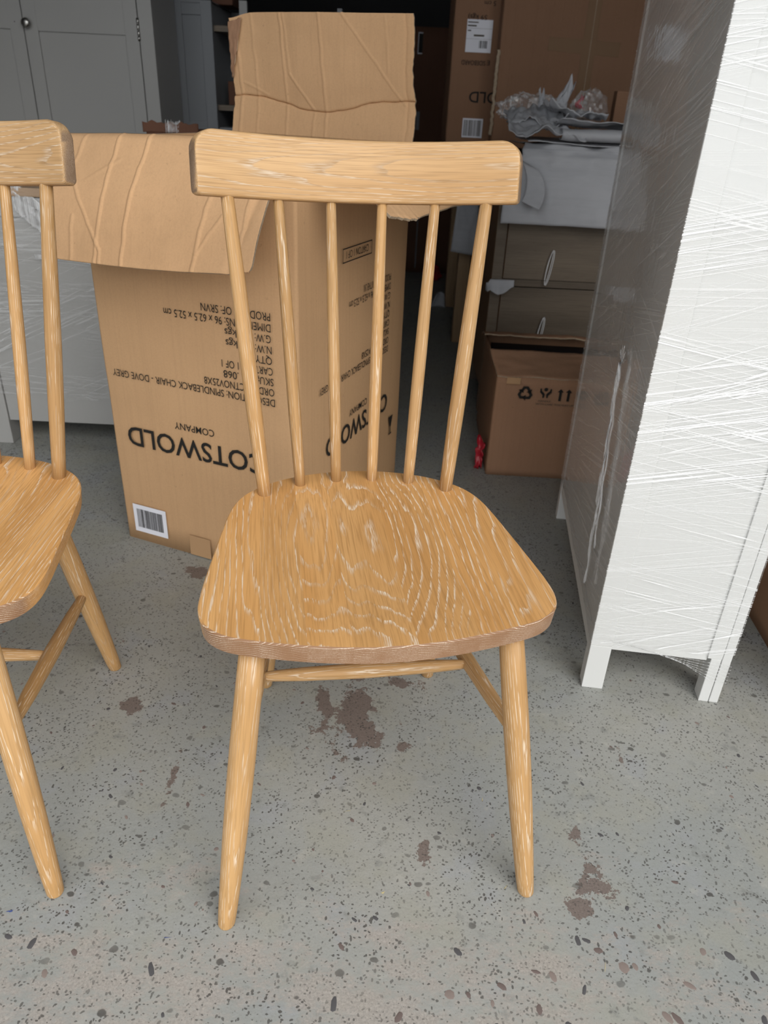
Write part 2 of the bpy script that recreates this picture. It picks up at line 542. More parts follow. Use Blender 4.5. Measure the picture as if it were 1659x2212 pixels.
def lathe(name, p0, p1, prof, mat, parent=None, n=24, floor_cut=False):
    """turned part: prof is [(t along 0..1, radius)]; object's own Z runs along the axis so the grain follows it"""
    p0, p1 = Vector(p0), Vector(p1)
    L = (p1 - p0).length
    q = Vector((0, 0, 1)).rotation_difference((p1 - p0).normalized())
    Rm = q.to_matrix()
    vs, fs = [], []
    for i, (t, r) in enumerate(prof):
        for k in range(n):
            a = 2 * PI * k / n
            v = Vector((r * math.cos(a), r * math.sin(a), t * L))
            if floor_cut and t < 0.03:
                w = Rm @ v + p0
                want = 0.0 if i == 0 else 0.0022
                v.z += (want - w.z) / (Rm @ Vector((0, 0, 1))).z
            vs.append(v)
    m = len(prof)
    for i in range(m - 1):
        for k in range(n):
            fs.append((i * n + k, i * n + (k + 1) % n, (i + 1) * n + (k + 1) % n, (i + 1) * n + k))
    fs.append(tuple(range(n))[::-1])
    fs.append(tuple((m - 1) * n + k for k in range(n)))
    o = mesh(name, vs, fs, mat, parent)
    o.data.polygons.foreach_set('use_smooth', [True] * (len(fs) - 2) + [False, False])
    o.location = p0
    o.rotation_mode = 'QUATERNION'
    o.rotation_quaternion = q
    return grain(o)


def print_text(name, body, width, height, origin, xdir, ydir, mat, parent, lift=0.0009, bold=0.0):
    """flat print: body fitted into width x height (cap height), starting at origin, reading along xdir"""
    cu = bpy.data.curves.new(name, 'FONT')
    cu.body = body
    cu.size = 1.0
    cu.offset = bold
    cu.resolution_u = 3
    tmp = bpy.data.objects.new(name, cu)
    COL.objects.link(tmp)
    bpy.context.view_layer.update()
    me = bpy.data.meshes.new_from_object(tmp.evaluated_get(bpy.context.evaluated_depsgraph_get()))
    COL.objects.unlink(tmp)
    bpy.data.objects.remove(tmp)
    bpy.data.curves.remove(cu)
    xs = [v.co.x for v in me.vertices]
    ax, bx_ = min(xs), max(xs)
    cap = 0.70
    sx = (width / (bx_ - ax)) if width else height / cap
    sy = height / cap
    X, Y = Vector(xdir), Vector(ydir)
    Z = X.cross(Y)
    o0 = Vector(origin)
    for v in me.vertices:
        v.co = o0 + X * ((v.co.x - ax) * sx) + Y * (v.co.y * sy) + Z * lift
    me.materials.clear()
    me.materials.append(M[mat])
    o = bpy.data.objects.new(name, me)
    return link(o, parent)


def flat_polys(name, polys, origin, xdir, ydir, mat, parent, lift=0.0009):
    X, Y = Vector(xdir), Vector(ydir)
    Z = X.cross(Y)
    vs, fs = [], []
    for p in polys:
        b = len(vs)
        vs += [Vector(origin) + X * a + Y * c + Z * lift for a, c in p]
        fs.append(tuple(range(b, b + len(p))))
    return mesh(name, vs, fs, mat, parent)


def rect(a, b, c, d):
    return [(a, c), (b, c), (b, d), (a, d)]


def barcode(w, h, n, seed):
    rg = random.Random(seed)
    out, x = [], 0.0
    unit = w / (n * 2.9)
    while x < w:
        bw = unit * rg.choice((1, 1, 2, 3))
        out.append(rect(x, min(w, x + bw), 0, h))
        x += bw + unit * rg.choice((1, 1, 2))
    return out


def copy_tree(o, parent=None):
    c = o.copy()
    if 'grain_seed' in c.keys():
        grain(c)
    link(c, parent)
    for ch in list(o.children):
        copy_tree(ch, c)
    return c


def fbm(x, y, z, o=3):
    return mnoise.fractal(Vector((x, y, z)), 1.0, 2.0, o)


# ---------------------------------------------------------------- the setting
FL = box('floor', -3.2, 2.6, -7.0, 7.2, -0.12, 0.0, 'floor')
tag(FL, kind='structure')
for nm, b in (('wall_left', (-3.2, -3.0, 0.3, 7.2, 0, 3.0)), ('wall_right', (2.4, 2.6, 0.3, 7.2, 0, 3.0)), ('wall_back', (-3.0, 2.4, 7.0, 7.2, 0, 3.0))):
    tag(box(nm, *b, 'dark_wall'), kind='structure')
tag(box('ceiling', -3.2, 2.6, 0.3, 7.2, 3.0, 3.12, 'roof'), kind='structure')
tag(boxes('wall_front', [(-3.2, 2.6, 0.18, 0.30, 2.5, 3.12), (-3.2, -2.1, 0.18, 0.30, 0.0, 2.5), (1.9, 2.6, 0.18, 0.30, 0.0, 2.5)], 'dark_wall'), kind='structure')

# aggregate pebbles showing in the worn floor
peb = []
for k in range(6):
    rg = random.Random(k + 3)
    vs, fs = [], []
    n = 9
    for ring_, (rr, zz) in enumerate(((1.0, -0.02), (0.86, 0.28), (0.5, 0.5))):
        for i in range(n):
            a = 2 * PI * i / n
            w = rr * (1 + 0.24 * math.sin(2 * a + k) * rg.uniform(0.3, 1) + 0.12 * rg.uniform(-1, 1))
            vs.append((w * math.cos(a), w * math.sin(a), zz))
    for q in range(2):
        for i in range(n):
            fs.append((q * n + i, q * n + (i + 1) % n, (q + 1) * n + (i + 1) % n, (q + 1) * n + i))
    fs.append(tuple(2 * n + i for i in range(n)))
    me = bpy.data.meshes.new('pebble')
    me.from_pydata(vs, [], fs)
    me.materials.append(M[('stone_a', 'stone_b', 'stone_c')[k % 3]])
    me.polygons.foreach_set('use_smooth', [True] * len(fs))
    peb.append(me)
rg = random.Random(11)
cnt = 0
while cnt < 290:
    y = 0.33 + rg.random() ** 1.7 * 1.1
    x = rg.uniform(-0.75, 0.75) * (0.55 + 0.5 * y)
    dens = 0.25 + 0.75 * max(0, min(1, (x + 0.15) / 0.5)) if y < 0.62 else 0.35
    if rg.random() > dens: continue
    big = y < 0.62
    s = rg.uniform(0.0028, 0.0078) if big else rg.uniform(0.0018, 0.0040)
    o = bpy.data.objects.new('pebble', rg.choice(peb))
    link(o, FL)
    o.location = (x, y, 0.0)
    o.scale = (s * rg.uniform(0.55, 0.9), s * rg.uniform(1.0, 1.5), 0.0008)
    o.rotation_euler = (0, 0, rg.uniform(-0.9, 0.9) + 0.4)
    cnt += 1

# stray flecks on the floor
M['straw'] = plain('dry_straw', (0.55, 0.47, 0.26), 0.8, 0.2)
for (fx, fy_, L, w, a, mt) in ((-0.575, 0.655, 0.016, 0.006, 0.4, 'scuff_blue'), (-0.535, 0.655, 0.011, 0.005, -0.3, 'scuff_blue'), (-0.49, 0.618, 0.012, 0.004, 0.2, 'scuff_blue'), (-0.265, 0.592, 0.016, 0.0012, 0.1, 'scuff_blue'),
                             (0.025, 0.672, 0.008, 0.004, 0.5, 'straw'), (0.185, 0.845, 0.012, 0.0016, 1.4, 'straw'), (0.205, 0.69, 0.014, 0.0012, 0.9, 'straw'), (0.325, 0.58, 0.02, 0.0010, 1.3, 'straw'), (-0.035, 0.81, 0.016, 0.0010, 0.2, 'straw')):
    vs = []
    for k in range(8):
        q = 2 * PI * k / 8
        rr = 0.7 + 0.3 * math.sin(k * 2.3 + fx * 40)
        u, v = L / 2 * math.cos(q) * rr, w / 2 * math.sin(q) * rr
        vs.append((fx + u * math.cos(a) - v * math.sin(a), fy_ + u * math.sin(a) + v * math.cos(a), 0.0006))
    mesh('floor_fleck', vs, [tuple(range(8))], mt, FL)

# ---------------------------------------------------------------- spindle-back chairs
SEAT_HALF = [(0.0, -0.164), (0.03, -0.1635), (0.08, -0.1575), (0.133, -0.1465), (0.178, -0.134), (0.203, -0.121), (0.220, -0.101), (0.2275, -0.072), (0.2265, -0.035), (0.2215, 0.01), (0.214, 0.07),
             (0.206, 0.13), (0.1985, 0.175), (0.188, 0.208), (0.171, 0.236), (0.145, 0.260), (0.112, 0.280), (0.07, 0.295), (0.03, 0.3025), (0.0, 0.304)]
ZT, ZB = 0.450, 0.423


def catmull(P, n):
    out = []
    K = len(P)
    for i in range(K):
        p0, p1, p2, p3 = P[i - 1], P[i], P[(i + 1) % K], P[(i + 2) % K]
        for j in range(n):
            t = j / n
            out.append(tuple(0.5 * ((2 * p1[k]) + (-p0[k] + p2[k]) * t + (2 * p0[k] - 5 * p1[k] + 4 * p2[k] - p3[k]) * t * t + (-p0[k] + 3 * p1[k] - 3 * p2[k] + p3[k]) * t ** 3) for k in (0, 1)))
    return out


def seat_bm():
    full = SEAT_HALF + [(-a, b) for a, b in SEAT_HALF[-2:0:-1]]
    out = catmull(full, 4)
    n = len(out)
    nor = []
    for i in range(n):
        d = Vector(out[(i + 1) % n]) - Vector(out[i - 1])
        nor.append(Vector((-d.y, d.x)).normalized())
    bm = bmesh.new()
    rings = []

    def dish(x, y):
        a = max(0.0, 1 - (x / 0.20) ** 2) * max(0.0, 1 - ((y - 0.06) / 0.20) ** 2)
        return 0.007 * a

    layers = [(0.030, ZB), (0.0045, ZB), (0.0026, ZB + 0.0016), (0.0003, ZT - 0.0055), (0.0, ZT - 0.0020), (0.0020, ZT)]
    for ins, z in layers:
        rings.append([bm.verts.new((out[i][0] + nor[i].x * ins, out[i][1] + nor[i].y * ins, z)) for i in range(n)])
    cx, cy = 0.0, 0.07
    for f in (0.93, 0.84, 0.72, 0.58, 0.42, 0.25):
        rg_ = []
        for i in range(n):
            x = cx + (out[i][0] + nor[i].x * 0.0020 - cx) * f
            y = cy + (out[i][1] + nor[i].y * 0.0020 - cy) * f
            rg_.append(bm.verts.new((x, y, ZT - dish(x, y))))
        rings.append(rg_)
    for a, b in zip(rings[:-1], rings[1:]):
        for i in range(n):
            bm.faces.new((a[i], a[(i + 1) % n], b[(i + 1) % n], b[i]))
    bm.faces.new(rings[0][::-1])
    c = bm.verts.new((cx, cy, ZT - dish(cx, cy)))
    for i in range(n):
        bm.faces.new((rings[-1][i], rings[-1][(i + 1) % n], c))
    bmesh.ops.recalc_face_normals(bm, faces=bm.faces)
    return bm


def make_chair(label):
    root = empty('dining_chair', label=label, cat='chair', group='pale oak spindle-back chairs')
    seat = empty('seat', (0, 0, 0), parent=root)
    joints = [-0.3, -0.153, -0.098, -0.045, 0.031, 0.108, 0.167, 0.3]
    base = seat_bm()
    SHIFT = (-0.055, -0.045, -0.075, -0.004, -0.025, 0.035, 0.10)
    for a, b in zip(joints[:-1], joints[1:]):
        bm = base.copy()
        for co, no in ((a, -1), (b, 1)):
            if abs(co) > 0.25: continue
            g = list(bm.verts) + list(bm.edges) + list(bm.faces)
            r = bmesh.ops.bisect_plane(bm, geom=g, dist=1e-6, plane_co=(co, 0, 0), plane_no=(no, 0, 0), clear_outer=True)
            ed = [e for e in r['geom_cut'] if isinstance(e, bmesh.types.BMEdge)]
            bmesh.ops.holes_fill(bm, edges=ed)
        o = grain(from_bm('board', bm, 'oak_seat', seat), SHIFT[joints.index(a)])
        o.data.polygons.foreach_set('use_smooth', [True] * len(o.data.polygons))
        o.data.set_sharp_from_angle(angle=math.radians(32))
    base.free()
    # legs
    LEG = [(0.0, 0.0108), (0.006, 0.0118), (0.06, 0.0130), (0.18, 0.0146), (0.34, 0.0163), (0.5, 0.0172), (0.66, 0.0174), (0.82, 0.0168), (1.0, 0.0158)]
    legs = {}
    for s in (-1, 1):
        legs['f', s] = (Vector((s * 0.2145, -0.187, 0.0)), Vector((s * 0.161, -0.106, ZB + 0.004)))
        legs['r', s] = (Vector((s * 0.160, 0.288, 0.0)), Vector((s * 0.125, 0.205, ZB + 0.004)))
        for k in ('f', 'r'):
            lathe('leg', *legs[k, s], LEG, 'oak_turned', root, 28, True)
    at = lambda k, s, z: legs[k, s][0].lerp(legs[k, s][1], z / (ZB + 0.004))
    ST = [(0, 0.0062), (0.03, 0.0078), (0.2, 0.0105), (0.5, 0.0122), (0.8, 0.0105), (0.97, 0.0078), (1, 0.0062)]
    mids = []
    for s in (-1, 1):
        a, b = at('f', s, 0.262), at('r', s, 0.205)
        d = (b - a).normalized()
        lathe('side_stretcher', a + d * 0.008, b - d * 0.008, ST, 'oak_turned', root, 20)
        mids.append(a.lerp(b, 0.47))
    d = (mids[1] - mids[0]).normalized()
    lathe('cross_stretcher', mids[0] + d * 0.006, mids[1] - d * 0.006, ST, 'oak_turned', root, 20)
    # crest rail: bowed back, leaning
    al, sag, hw, hgt, th = 0.19, 0.062, 0.2180, 0.0820, 0.022
    xs = []
    for i in range(57):
        xs.append(-hw + 2 * hw * i / 56)
    for e in (0.0008, 0.002, 0.0035, 0.0055):
        xs += [-hw + e, hw - e]
    for e in (0.010, 0.0135, 0.018):
        xs += [-hw + e, hw - e]
    xs = sorted(set(round(x, 5) for x in xs))
    vs, fs, gco = [], [], []
    m = 0
    for x in xs:
        e = hw - abs(x)
        rt, rb = 0.026, 0.006
        t1 = hgt - (rt - math.sqrt(max(0, rt * rt - (rt - e) ** 2)) if e < rt else 0)
        t0 = (rb - math.sqrt(max(0, rb * rb - (rb - e) ** 2)) if e < rb else 0)
        ins = 0.0015 - math.sqrt(max(0, 0.0015 ** 2 - (0.0015 - e) ** 2)) if e < 0.0015 else 0.0
        n0, n1 = ins, th - ins
        r = 0.0045
        sec = []
        for cx_, cy_, a0 in ((n1 - r, t1 - r, 0), (n0 + r, t1 - r, 90), (n0 + r, t0 + r, 180), (n1 - r, t0 + r, 270)):
            for q in range(4):
                a = math.radians(a0 + q * 30)
                sec.append((cx_ + r * math.cos(a), cy_ + r * math.sin(a)))
        m = len(sec)
        bow = sag * (1 - (x / hw) ** 2)
        sl = 2 * sag * x / hw ** 2
        q = math.hypot(1, sl)
        vs += [(x + nn * sl / q, bow + nn / q, tt) for nn, tt in sec]
        gco += [(nn, tt, x) for nn, tt in sec]
    for i in range(len(xs) - 1):
        for k in range(m):
            fs.append((i * m + k, i * m + (k + 1) % m, (i + 1) * m + (k + 1) % m, (i + 1) * m + k))
    fs.append(tuple(range(m))[::-1])
    fs.append(tuple((len(xs) - 1) * m + k for k in range(m)))
    cr = grain(mesh('crest_rail', vs, fs, 'oak_crest', root), 0.0)
    ga = cr.data.attributes.new('grain_co', 'FLOAT_VECTOR', 'POINT')
    ga.data.foreach_set('vector', [q for v in gco for q in v])
    cr.data.polygons.foreach_set('use_smooth', [True] * (len(fs) - 2) + [False, False])
    cr.data.set_sharp_from_angle(angle=math.radians(40))
    c0 = Vector((0.0, 0.2525, 0.8838))
    cr.location = c0
    cr.rotation_euler = (-al, 0, 0)
    Rx = Matrix.Rotation(-al, 3, 'X')
    # spindles
    for tu, bu, bv, rm in ((0.1822, 0.1460, 0.2285, 0.0112), (0.1130, 0.0888, 0.2575, 0.0092), (0.0374, 0.0296, 0.2690, 0.0090)):
        for s in (-1, 1):
            top = c0 + Rx @ Vector((s * tu, th / 2 + sag * (1 - (tu / hw) ** 2), 0.006))
            bot = Vector((s * bu, bv, ZT - 0.010))
            pr = [(0, rm * 0.90), (0.1, rm * 0.97), (0.3, rm * 1.06), (0.5, rm * 1.06), (0.75, rm * 0.95), (0.93, rm * 0.83), (1, rm * 0.78)]
            lathe('spindle', bot, top, pr, 'oak_turned', root, 20)
    return root


ch = make_chair('pale limed-oak spindle-back chair standing whole in the middle')
ch2 = copy_tree(ch)
ch.location = (-0.0086, 0.8359, 0)
ch.rotation_euler = (0, 0, math.radians(9.35))
ch2.location = (-0.663, 0.827, 0)
ch2.rotation_euler = (0, 0, math.radians(2.6))
ch2['label'] = 'pale limed-oak spindle-back chair cut off by the left edge'


# ---------------------------------------------------------------- open chair carton behind the chair
def ridge(s, t, lines):
    """raised creases in a cardboard sheet: lines are (s0, t0, s1, t1, height, width)"""
    h = 0.0
    for s0, t0, s1, t1, a, w in lines:
        dx, dy = s1 - s0, t1 - t0
        L2 = dx * dx + dy * dy
        k = ((s - s0) * dx + (t - t0) * dy) / L2
        kc = max(0.0, min(1.0, k))
        d = math.hypot(s - s0 - kc * dx + 0.004 * fbm(s * 9, t * 9, 3), t - t0 - kc * dy)
        if d < w * 3:
            h += a * math.exp(-(d / w) ** 2)
    return h


def carton_shell(name, w, d, h, mat, parent, r=0.008, th=0.005, bulge=0.004, seed=0, top=False, nz=14, bulges=None):
    """four walls and a base of one folded carton, open on top (or closed)"""
    prof = []
    nseg = 12
    for (cx, cy, a0) in ((w / 2 - r, -d / 2 + r, -90), (w / 2 - r, d / 2 - r, 0), (-w / 2 + r, d / 2 - r, 90), (-w / 2 + r, -d / 2 + r, 180)):
        for k in range(5):
            a = math.radians(a0 + k * 22.5)
            prof.append((cx + r * math.cos(a), cy + r * math.sin(a), math.cos(a), math.sin(a), 0.0))
        nx = {-90: (w / 2, -d / 2 + r, w / 2, d / 2 - r, 1, 0), 0: (w / 2 - r, d / 2, -w / 2 + r, d / 2, 0, 1), 90: (-w / 2, d / 2 - r, -w / 2, -d / 2 + r, -1, 0), 180: (-w / 2 + r, -d / 2, w / 2 - r, -d / 2, 0, -1)}[a0]
        for k in range(1, nseg):
            f = k / nseg
            prof.append((nx[0] + (nx[2] - nx[0]) * f, nx[1] + (nx[3] - nx[1]) * f, nx[4], nx[5], math.sin(PI * f)))
    n = len(prof)
    vs, fs = [], []

    def pt(i, z, inset):
        x, y, ux, uy, bb = prof[i]
        o = bulge * bb * math.sin(PI * min(1, max(0, z / h))) + 0.0016 * fbm(x * 5 + seed, y * 5, z * 5)
        return (x + ux * (o - inset), y + uy * (o - inset), z)

    zs = [h * k / nz for k in range(nz + 1)]
    for z in zs:
        vs += [pt(i, z, 0) for i in range(n)]
    for z in reversed(zs):
        vs += [pt(i, max(z, 0.006), th) for i in range(n)]
    rows = 2 * (nz + 1)
    for j in range(rows - 1):
        if top and j >= nz: break
        for i in range(n):
            fs.append((j * n + i, j * n + (i + 1) % n, (j + 1) * n + (i + 1) % n, (j + 1) * n + i))
    fs.append(tuple(range(n))[::-1])
    if top:
        fs.append(tuple(nz * n + i for i in range(n)))
        vs = vs[:(nz + 1) * n]
    else:
        fs.append(tuple((rows - 1) * n + i for i in range(n)))
    o = mesh(name, vs, fs, mat, parent)
    o.data.polygons.foreach_set('use_smooth', [True] * (len(fs) - 2) + [False, False])
    return o


W1, W2, HC = 0.4996, 0.5916, 0.916
YAWC = math.radians(-21.2)
d1 = Vector((math.cos(YAWC), math.sin(YAWC), 0))
d2 = Vector((-math.sin(YAWC), math.cos(YAWC), 0))
CA = Vector((-0.652, 1.62, 0))
cart = empty('cardboard_carton', CA + d1 * (W1 / 2) + d2 * (W2 / 2), YAWC, 'tall open chair carton with upside-down print and flaps folded out', 'carton')
carton_shell('body', W1, W2, HC, 'card', cart, seed=1.5)
LX = lambda x: x - W1 / 2
LY = lambda y: y - W2 / 2
FR_L = [(0.27, 0.0, 0.25, 1.0, 0.0022, 0.0062), (0.405, 0.0, 0.385, 1.0, 0.0026, 0.0062), (0.04, 0.16, 0.27, 0.88, 0.0020, 0.0062), (0.27, 0.88, 0.275, 1.0, 0.002, 0.0062), (0.76, 0.35, 0.735, 1.0, 0.0022, 0.0068),
        (0.83, 0.55, 0.745, 0.86, 0.0018, 0.0056), (0.93, 0.0, 0.93, 1.0, 0.0025, 0.0062), (0.12, 0.62, 0.12, 1.0, 0.0014, 0.0074), (0.10, 0.02, 0.07, 0.3, 0.0015, 0.0074), (0.30, 0.18, 0.16, 0.34, 0.0012, 0.0074), (0.96, 0.4, 0.9, 1.0, -0.003, 0.02)]


def front_flap(s, t):
    r = 0.014
    x0, x1 = 0.002, 0.498
    bl = Vector((-0.002, -0.104, 0.701))
    br = Vector((0.482, -0.136, 0.728))
    e = bl.lerp(br, s)
    e.z -= 0.006 * math.sin(PI * s)
    top = Vector((x0 + (x1 - x0) * s, 0.0, HC + 0.004 * math.sin(PI * s) + 0.012 * s))
    p = top.lerp(e, t)
    p.y -= 0.030 * math.sin(PI * min(1, t * 1.0)) ** 0.8 * (1 - t) ** 0.35
    p.z += 0.010 * math.exp(-((t - 0.06) / 0.06) ** 2)
    if s > 0.93 and t > 0.93:
        k = min(1, (s - 0.93) / 0.07) * min(1, (t - 0.93) / 0.07)
        p = p.lerp(top.lerp(e, 0.93) * 0.5 + e * 0.5 - Vector((0.006, 0, 0)), k * 0.8)
    h = ridge(s, t, FR_L) + 0.0022 * fbm(s * 4, t * 3, 1.7)
    return Vector((LX(p.x), LY(p.y - h), p.z + h * 0.4))


solid_sheet('flap', lambda s, t: front_flap(s, t), 260, 100, 0.0045, 'card_in', cart, edge_mat='card_edge')
BK_L = [(0.32, 0.0, 0.30, 1.0, 0.0020, 0.0056), (0.54, 0.0, 0.52, 1.0, 0.0022, 0.0056), (0.95, 0.30, 0.64, 1.0, 0.0020, 0.0050), (0.475, 0.22, 0.34, 0.52, 0.0022, 0.0056), (0.34, 0.52, 0.32, 1.0, 0.0014, 0.0056), (0.47, 0.0, 0.47, 0.2, 0.0018, 0.0056),
        (0.15, 0.0, 0.13, 1.0, 0.0014, 0.0062), (0.05, 0.0, 0.04, 0.8, 0.0025, 0.0074), (0.96, 0.0, 0.96, 1.0, -0.002, 0.0074), (0.87, 0.55, 0.86, 0.98, 0.0012, 0.0050), (0.06, 0.45, 0.2, 0.34, 0.0016, 0.0062)]


def back_flap(s, t):
    crease = 0.33 - 0.125 * math.exp(-((s - 0.5) / 0.24) ** 2) + 0.012 * fbm(s * 7, 0, 3)
    L = 0.262
    z = HC + L * t
    dd = t - crease
    y = W2 - 0.003 + 0.26 * L * min(t, crease) - 0.10 * L * max(0.0, dd)
    z -= 0.006 * math.exp(-(s / 0.08) ** 2) * t * 2
    h = ridge(s, t, BK_L) + 0.002 * fbm(s * 4, t * 3, 8.2)
    h -= 0.0055 * math.exp(-((dd - 0.008) / 0.008) ** 2)
    edge = 0.004 * fbm(0, t * 9, 4) if s < 0.03 or s > 0.97 else 0.0
    wx = -0.006 + (W1 + 0.004) * s - 0.020 * t * (s - 0.15) + edge
    if s > 0.8:
        wx += 0.006 * math.sin(t * 9) * (s - 0.8) * 3
    return Vector((LX(wx), LY(y - h), z))


solid_sheet('flap', lambda s, t: back_flap(s, t), 240, 130, 0.0045, 'card_in', cart, edge_mat='card_edge')
# delaminated corner of the back flap
solid_sheet('torn_corner', lambda s, t: back_flap(0.005 + 0.085 * s * (0.12 + 0.88 * t), 0.50 + 0.47 * t) + Vector((-0.004, -0.005 - 0.004 * s + 0.002 * fbm(s * 4, t * 6, 2), 0.004 * fbm(s * 7, t * 9, 5))), 12, 30, 0.002, 'card_old', cart, edge_mat='card_edge')


def right_flap(s, t):
    L = 0.222 + 0.003 * fbm(s * 5, 0, 2) + (0.006 * fbm(s * 60, 0, 2) if s < 0.16 else 0)
    if s < 0.10:
        L -= 0.02 * (1 - s / 0.10)
    ph = math.radians(27)
    x = W1 + L * t * math.cos(ph)
    z = HC - L * t * math.sin(ph) + 0.02 * math.sin(PI * t)
    return Vector((LX(x), LY(0.012 + (W2 - 0.02) * s), z + 0.0015 * fbm(s * 5, t * 4, 6)))


solid_sheet('flap', lambda s, t: right_flap(s, 1 - t), 120, 24, 0.005, 'card_in', cart, edge_mat='card_edge')


def left_flap(s, t):
    ph = math.radians(70)
    L = 0.13
    return Vector((LX(-L * t * math.cos(ph) * 0.6), LY(0.02 + (W2 - 0.04) * s), HC - L * t * math.sin(ph) + 0.006 * math.sin(PI * t)))


solid_sheet('flap', lambda s, t: left_flap(s, t), 20, 12, 0.0045, 'card_in', cart, edge_mat='card_edge')

# the upside-down print on the front
XN, ZN = (-1, 0, 0), (0, 0, -1)
fy = -W2 / 2 - 0.0052
lines = [('PRODUCT OF: SRVN', 0.442, 0.280), ('DIMENSIONS: 96 x 62.5 x 52.5 cm', 0.442, 0.186), ('G.W:', 0.442, 0.405), ('N.W:', 0.443, 0.405), ('QTY: 2', 0.443, 0.385), ('CARTON: 1 OF 1', 0.444, 0.322),
         ('SKU#:', 0.445, 0.398), ('ORDER:  CTNOV25X8', 0.446, 0.275), ('DESCRIPTION: SPINDLEBACK CHAIR - DOVE GREY', 0.447, 0.029)]
for i, (tx, xa, xb) in enumerate(lines):
    z = 0.629 - (0.629 - 0.4505) * i / 8
    print_text('printed_text', tx, xa - xb, 0.0162, (LX(xa), fy, z), XN, ZN, 'ink', cart)
for tx, xa, xb, z in (('kgs', 0.362, 0.334, 0.5844), ('kgs', 0.363, 0.335, 0.5621), ('.068', 0.362, 0.325, 0.4951)):
    print_text('printed_text', tx, xa - xb, 0.0162, (LX(xa), fy, z), XN, ZN, 'ink', cart)
print_text('printed_text', 'COMPANY', 0.105, 0.0165, (LX(0.290), fy, 0.351), XN, ZN, 'ink', cart, bold=0.0015)
print_text('printed_text', 'COTSWOLD', 0.372, 0.047, (LX(0.420), fy, 0.315), XN, ZN, 'ink', cart, bold=0.012)
# the right-hand face
sx = W1 / 2 + 0.0052
YN = (0, -1, 0)
for i, (tx, ya, yb) in enumerate([('PRODUCT OF: FOR THE UK', 0.471, 0.305), ('DIMENSIONS: 96 x 62.5 x 52.5 cm', 0.471, 0.228), ('G.W:', 0.471, 0.43), ('N.W:', 0.471, 0.43), ('QTY:', 0.471, 0.43), ('CARTON:', 0.471, 0.40), ('SKU#:', 0.471, 0.42), ('ORDER: CTNOV25X8', 0.471, 0.305), ('DESCRIPTION: SPINDLEBACK CHAIR - DOVE GREY', 0.471, 0.083)]):
    z = 0.635 - 0.0225 * i
    print_text('printed_text', tx, ya - yb, 0.0162, (sx, LY(ya), z), YN, ZN, 'ink', cart)
print_text('printed_text', 'COMPANY', 0.104, 0.0165, (sx, LY(0.344), 0.354), YN, ZN, 'ink', cart, bold=0.0015)
print_text('printed_text', 'COTSWOLD', 0.365, 0.047, (sx, LY(0.482), 0.324), YN, ZN, 'ink', cart, bold=0.012)
print_text('printed_text', 'CARTON 1 OF 1', 0.118, 0.0155, (sx, LY(0.326), 0.722), YN, ZN, 'ink', cart)
b0 = 0.0022
flat_polys('print_frame', [rect(0, 0.155, 0, b0), rect(0, 0.155, 0.030 - b0, 0.030), rect(0, b0, b0, 0.030 - b0), rect(0.155 - b0, 0.155, b0, 0.030 - b0)], (sx, LY(0.345), 0.729), YN, ZN, 'ink', cart)
flat_polys('glass_symbol', [[(0, 0), (0.03, 0), (0.02, 0.03), (0.01, 0.03)], rect(0.012, 0.018, 0.03, 0.05), rect(0.005, 0.025, 0.05, 0.054)], (sx, LY(0.53), 0.245), YN, ZN, 'ink', cart)
lab = flat_polys('barcode_label', [rect(0, 0.098, 0, 0.077)], (LX(0.033), fy, 0.029), (1, 0, 0), (0, 0, 1), 'paper', cart, 0.0008)
lab['label'] = 'white barcode sticker'
flat_polys('bars', barcode(0.076, 0.052, 34, 5), (LX(0.044), fy, 0.0425), (1, 0, 0), (0, 0, 1), 'ink', lab, 0.0013)
flat_polys('tape', [rect(0, 0.060, 0, 0.055)], (LX(0.195), fy, 0.003), (1, 0, 0), (0, 0, 1), 'tape_clear', cart, 0.0006)


# ---------------------------------------------------------------- white cabinet in stretch film
YAWW = math.radians(-6.15)
wc = empty('white_cabinet', (0.409, 1.132, 0), YAWW, 'white painted cabinet on square legs wrapped in clear stretch film', 'cabinet')
WW, WD, WH = 0.262, 0.725, 1.62
lw = 0.0405
for (x0, x1, y0, y1) in ((0, lw, 0, 0.032), (0, lw, WD - 0.032, WD), (0.225, 0.2440, 0, 0.032), (0.225, 0.2440, WD - 0.032, WD)):
    box('leg', x0, x1, y0, y1, 0.0, 0.105, 'white_paint', wc, 0.0012)
box('face_frame_leg', 0.2452, WW, 0, 0.05, 0.0, WH, 'white_paint', wc, 0.0012)
box('face_frame_leg', 0.2452, WW, WD - 0.05, WD, 0.0, WH, 'white_paint', wc, 0.0012)
box('door', 0.2456, WW - 0.001, 0.052, WD - 0.052, 0.10, WH - 0.05, 'white_paint', wc, 0.0012)
box('stile', 0, lw, 0, 0.032, 0.105, WH, 'white_paint', wc, 0.0008)
box('stile', 0.218, 0.2445, 0, 0.032, 0.105, WH, 'white_paint', wc, 0.0008)
box('side_panel', lw, 0.218, 0.0035, 0.03, 0.098, WH, 'white_paint', wc)
box('side_panel', 0, 0.2445, WD - 0.03, WD - 0.0005, 0.098, WH, 'white_paint', wc)
box('back_panel', 0.004, 0.012, 0.033, WD - 0.033, 0.088, WH, 'white_paint', wc)
box('bottom_rail', 0.001, 0.02, 0.033, WD - 0.033, 0.082, 0.13, 'white_paint', wc, 0.001)
box('top', -0.004, WW + 0.004, -0.004, WD + 0.004, WH, WH + 0.022, 'white_paint', wc, 0.003)


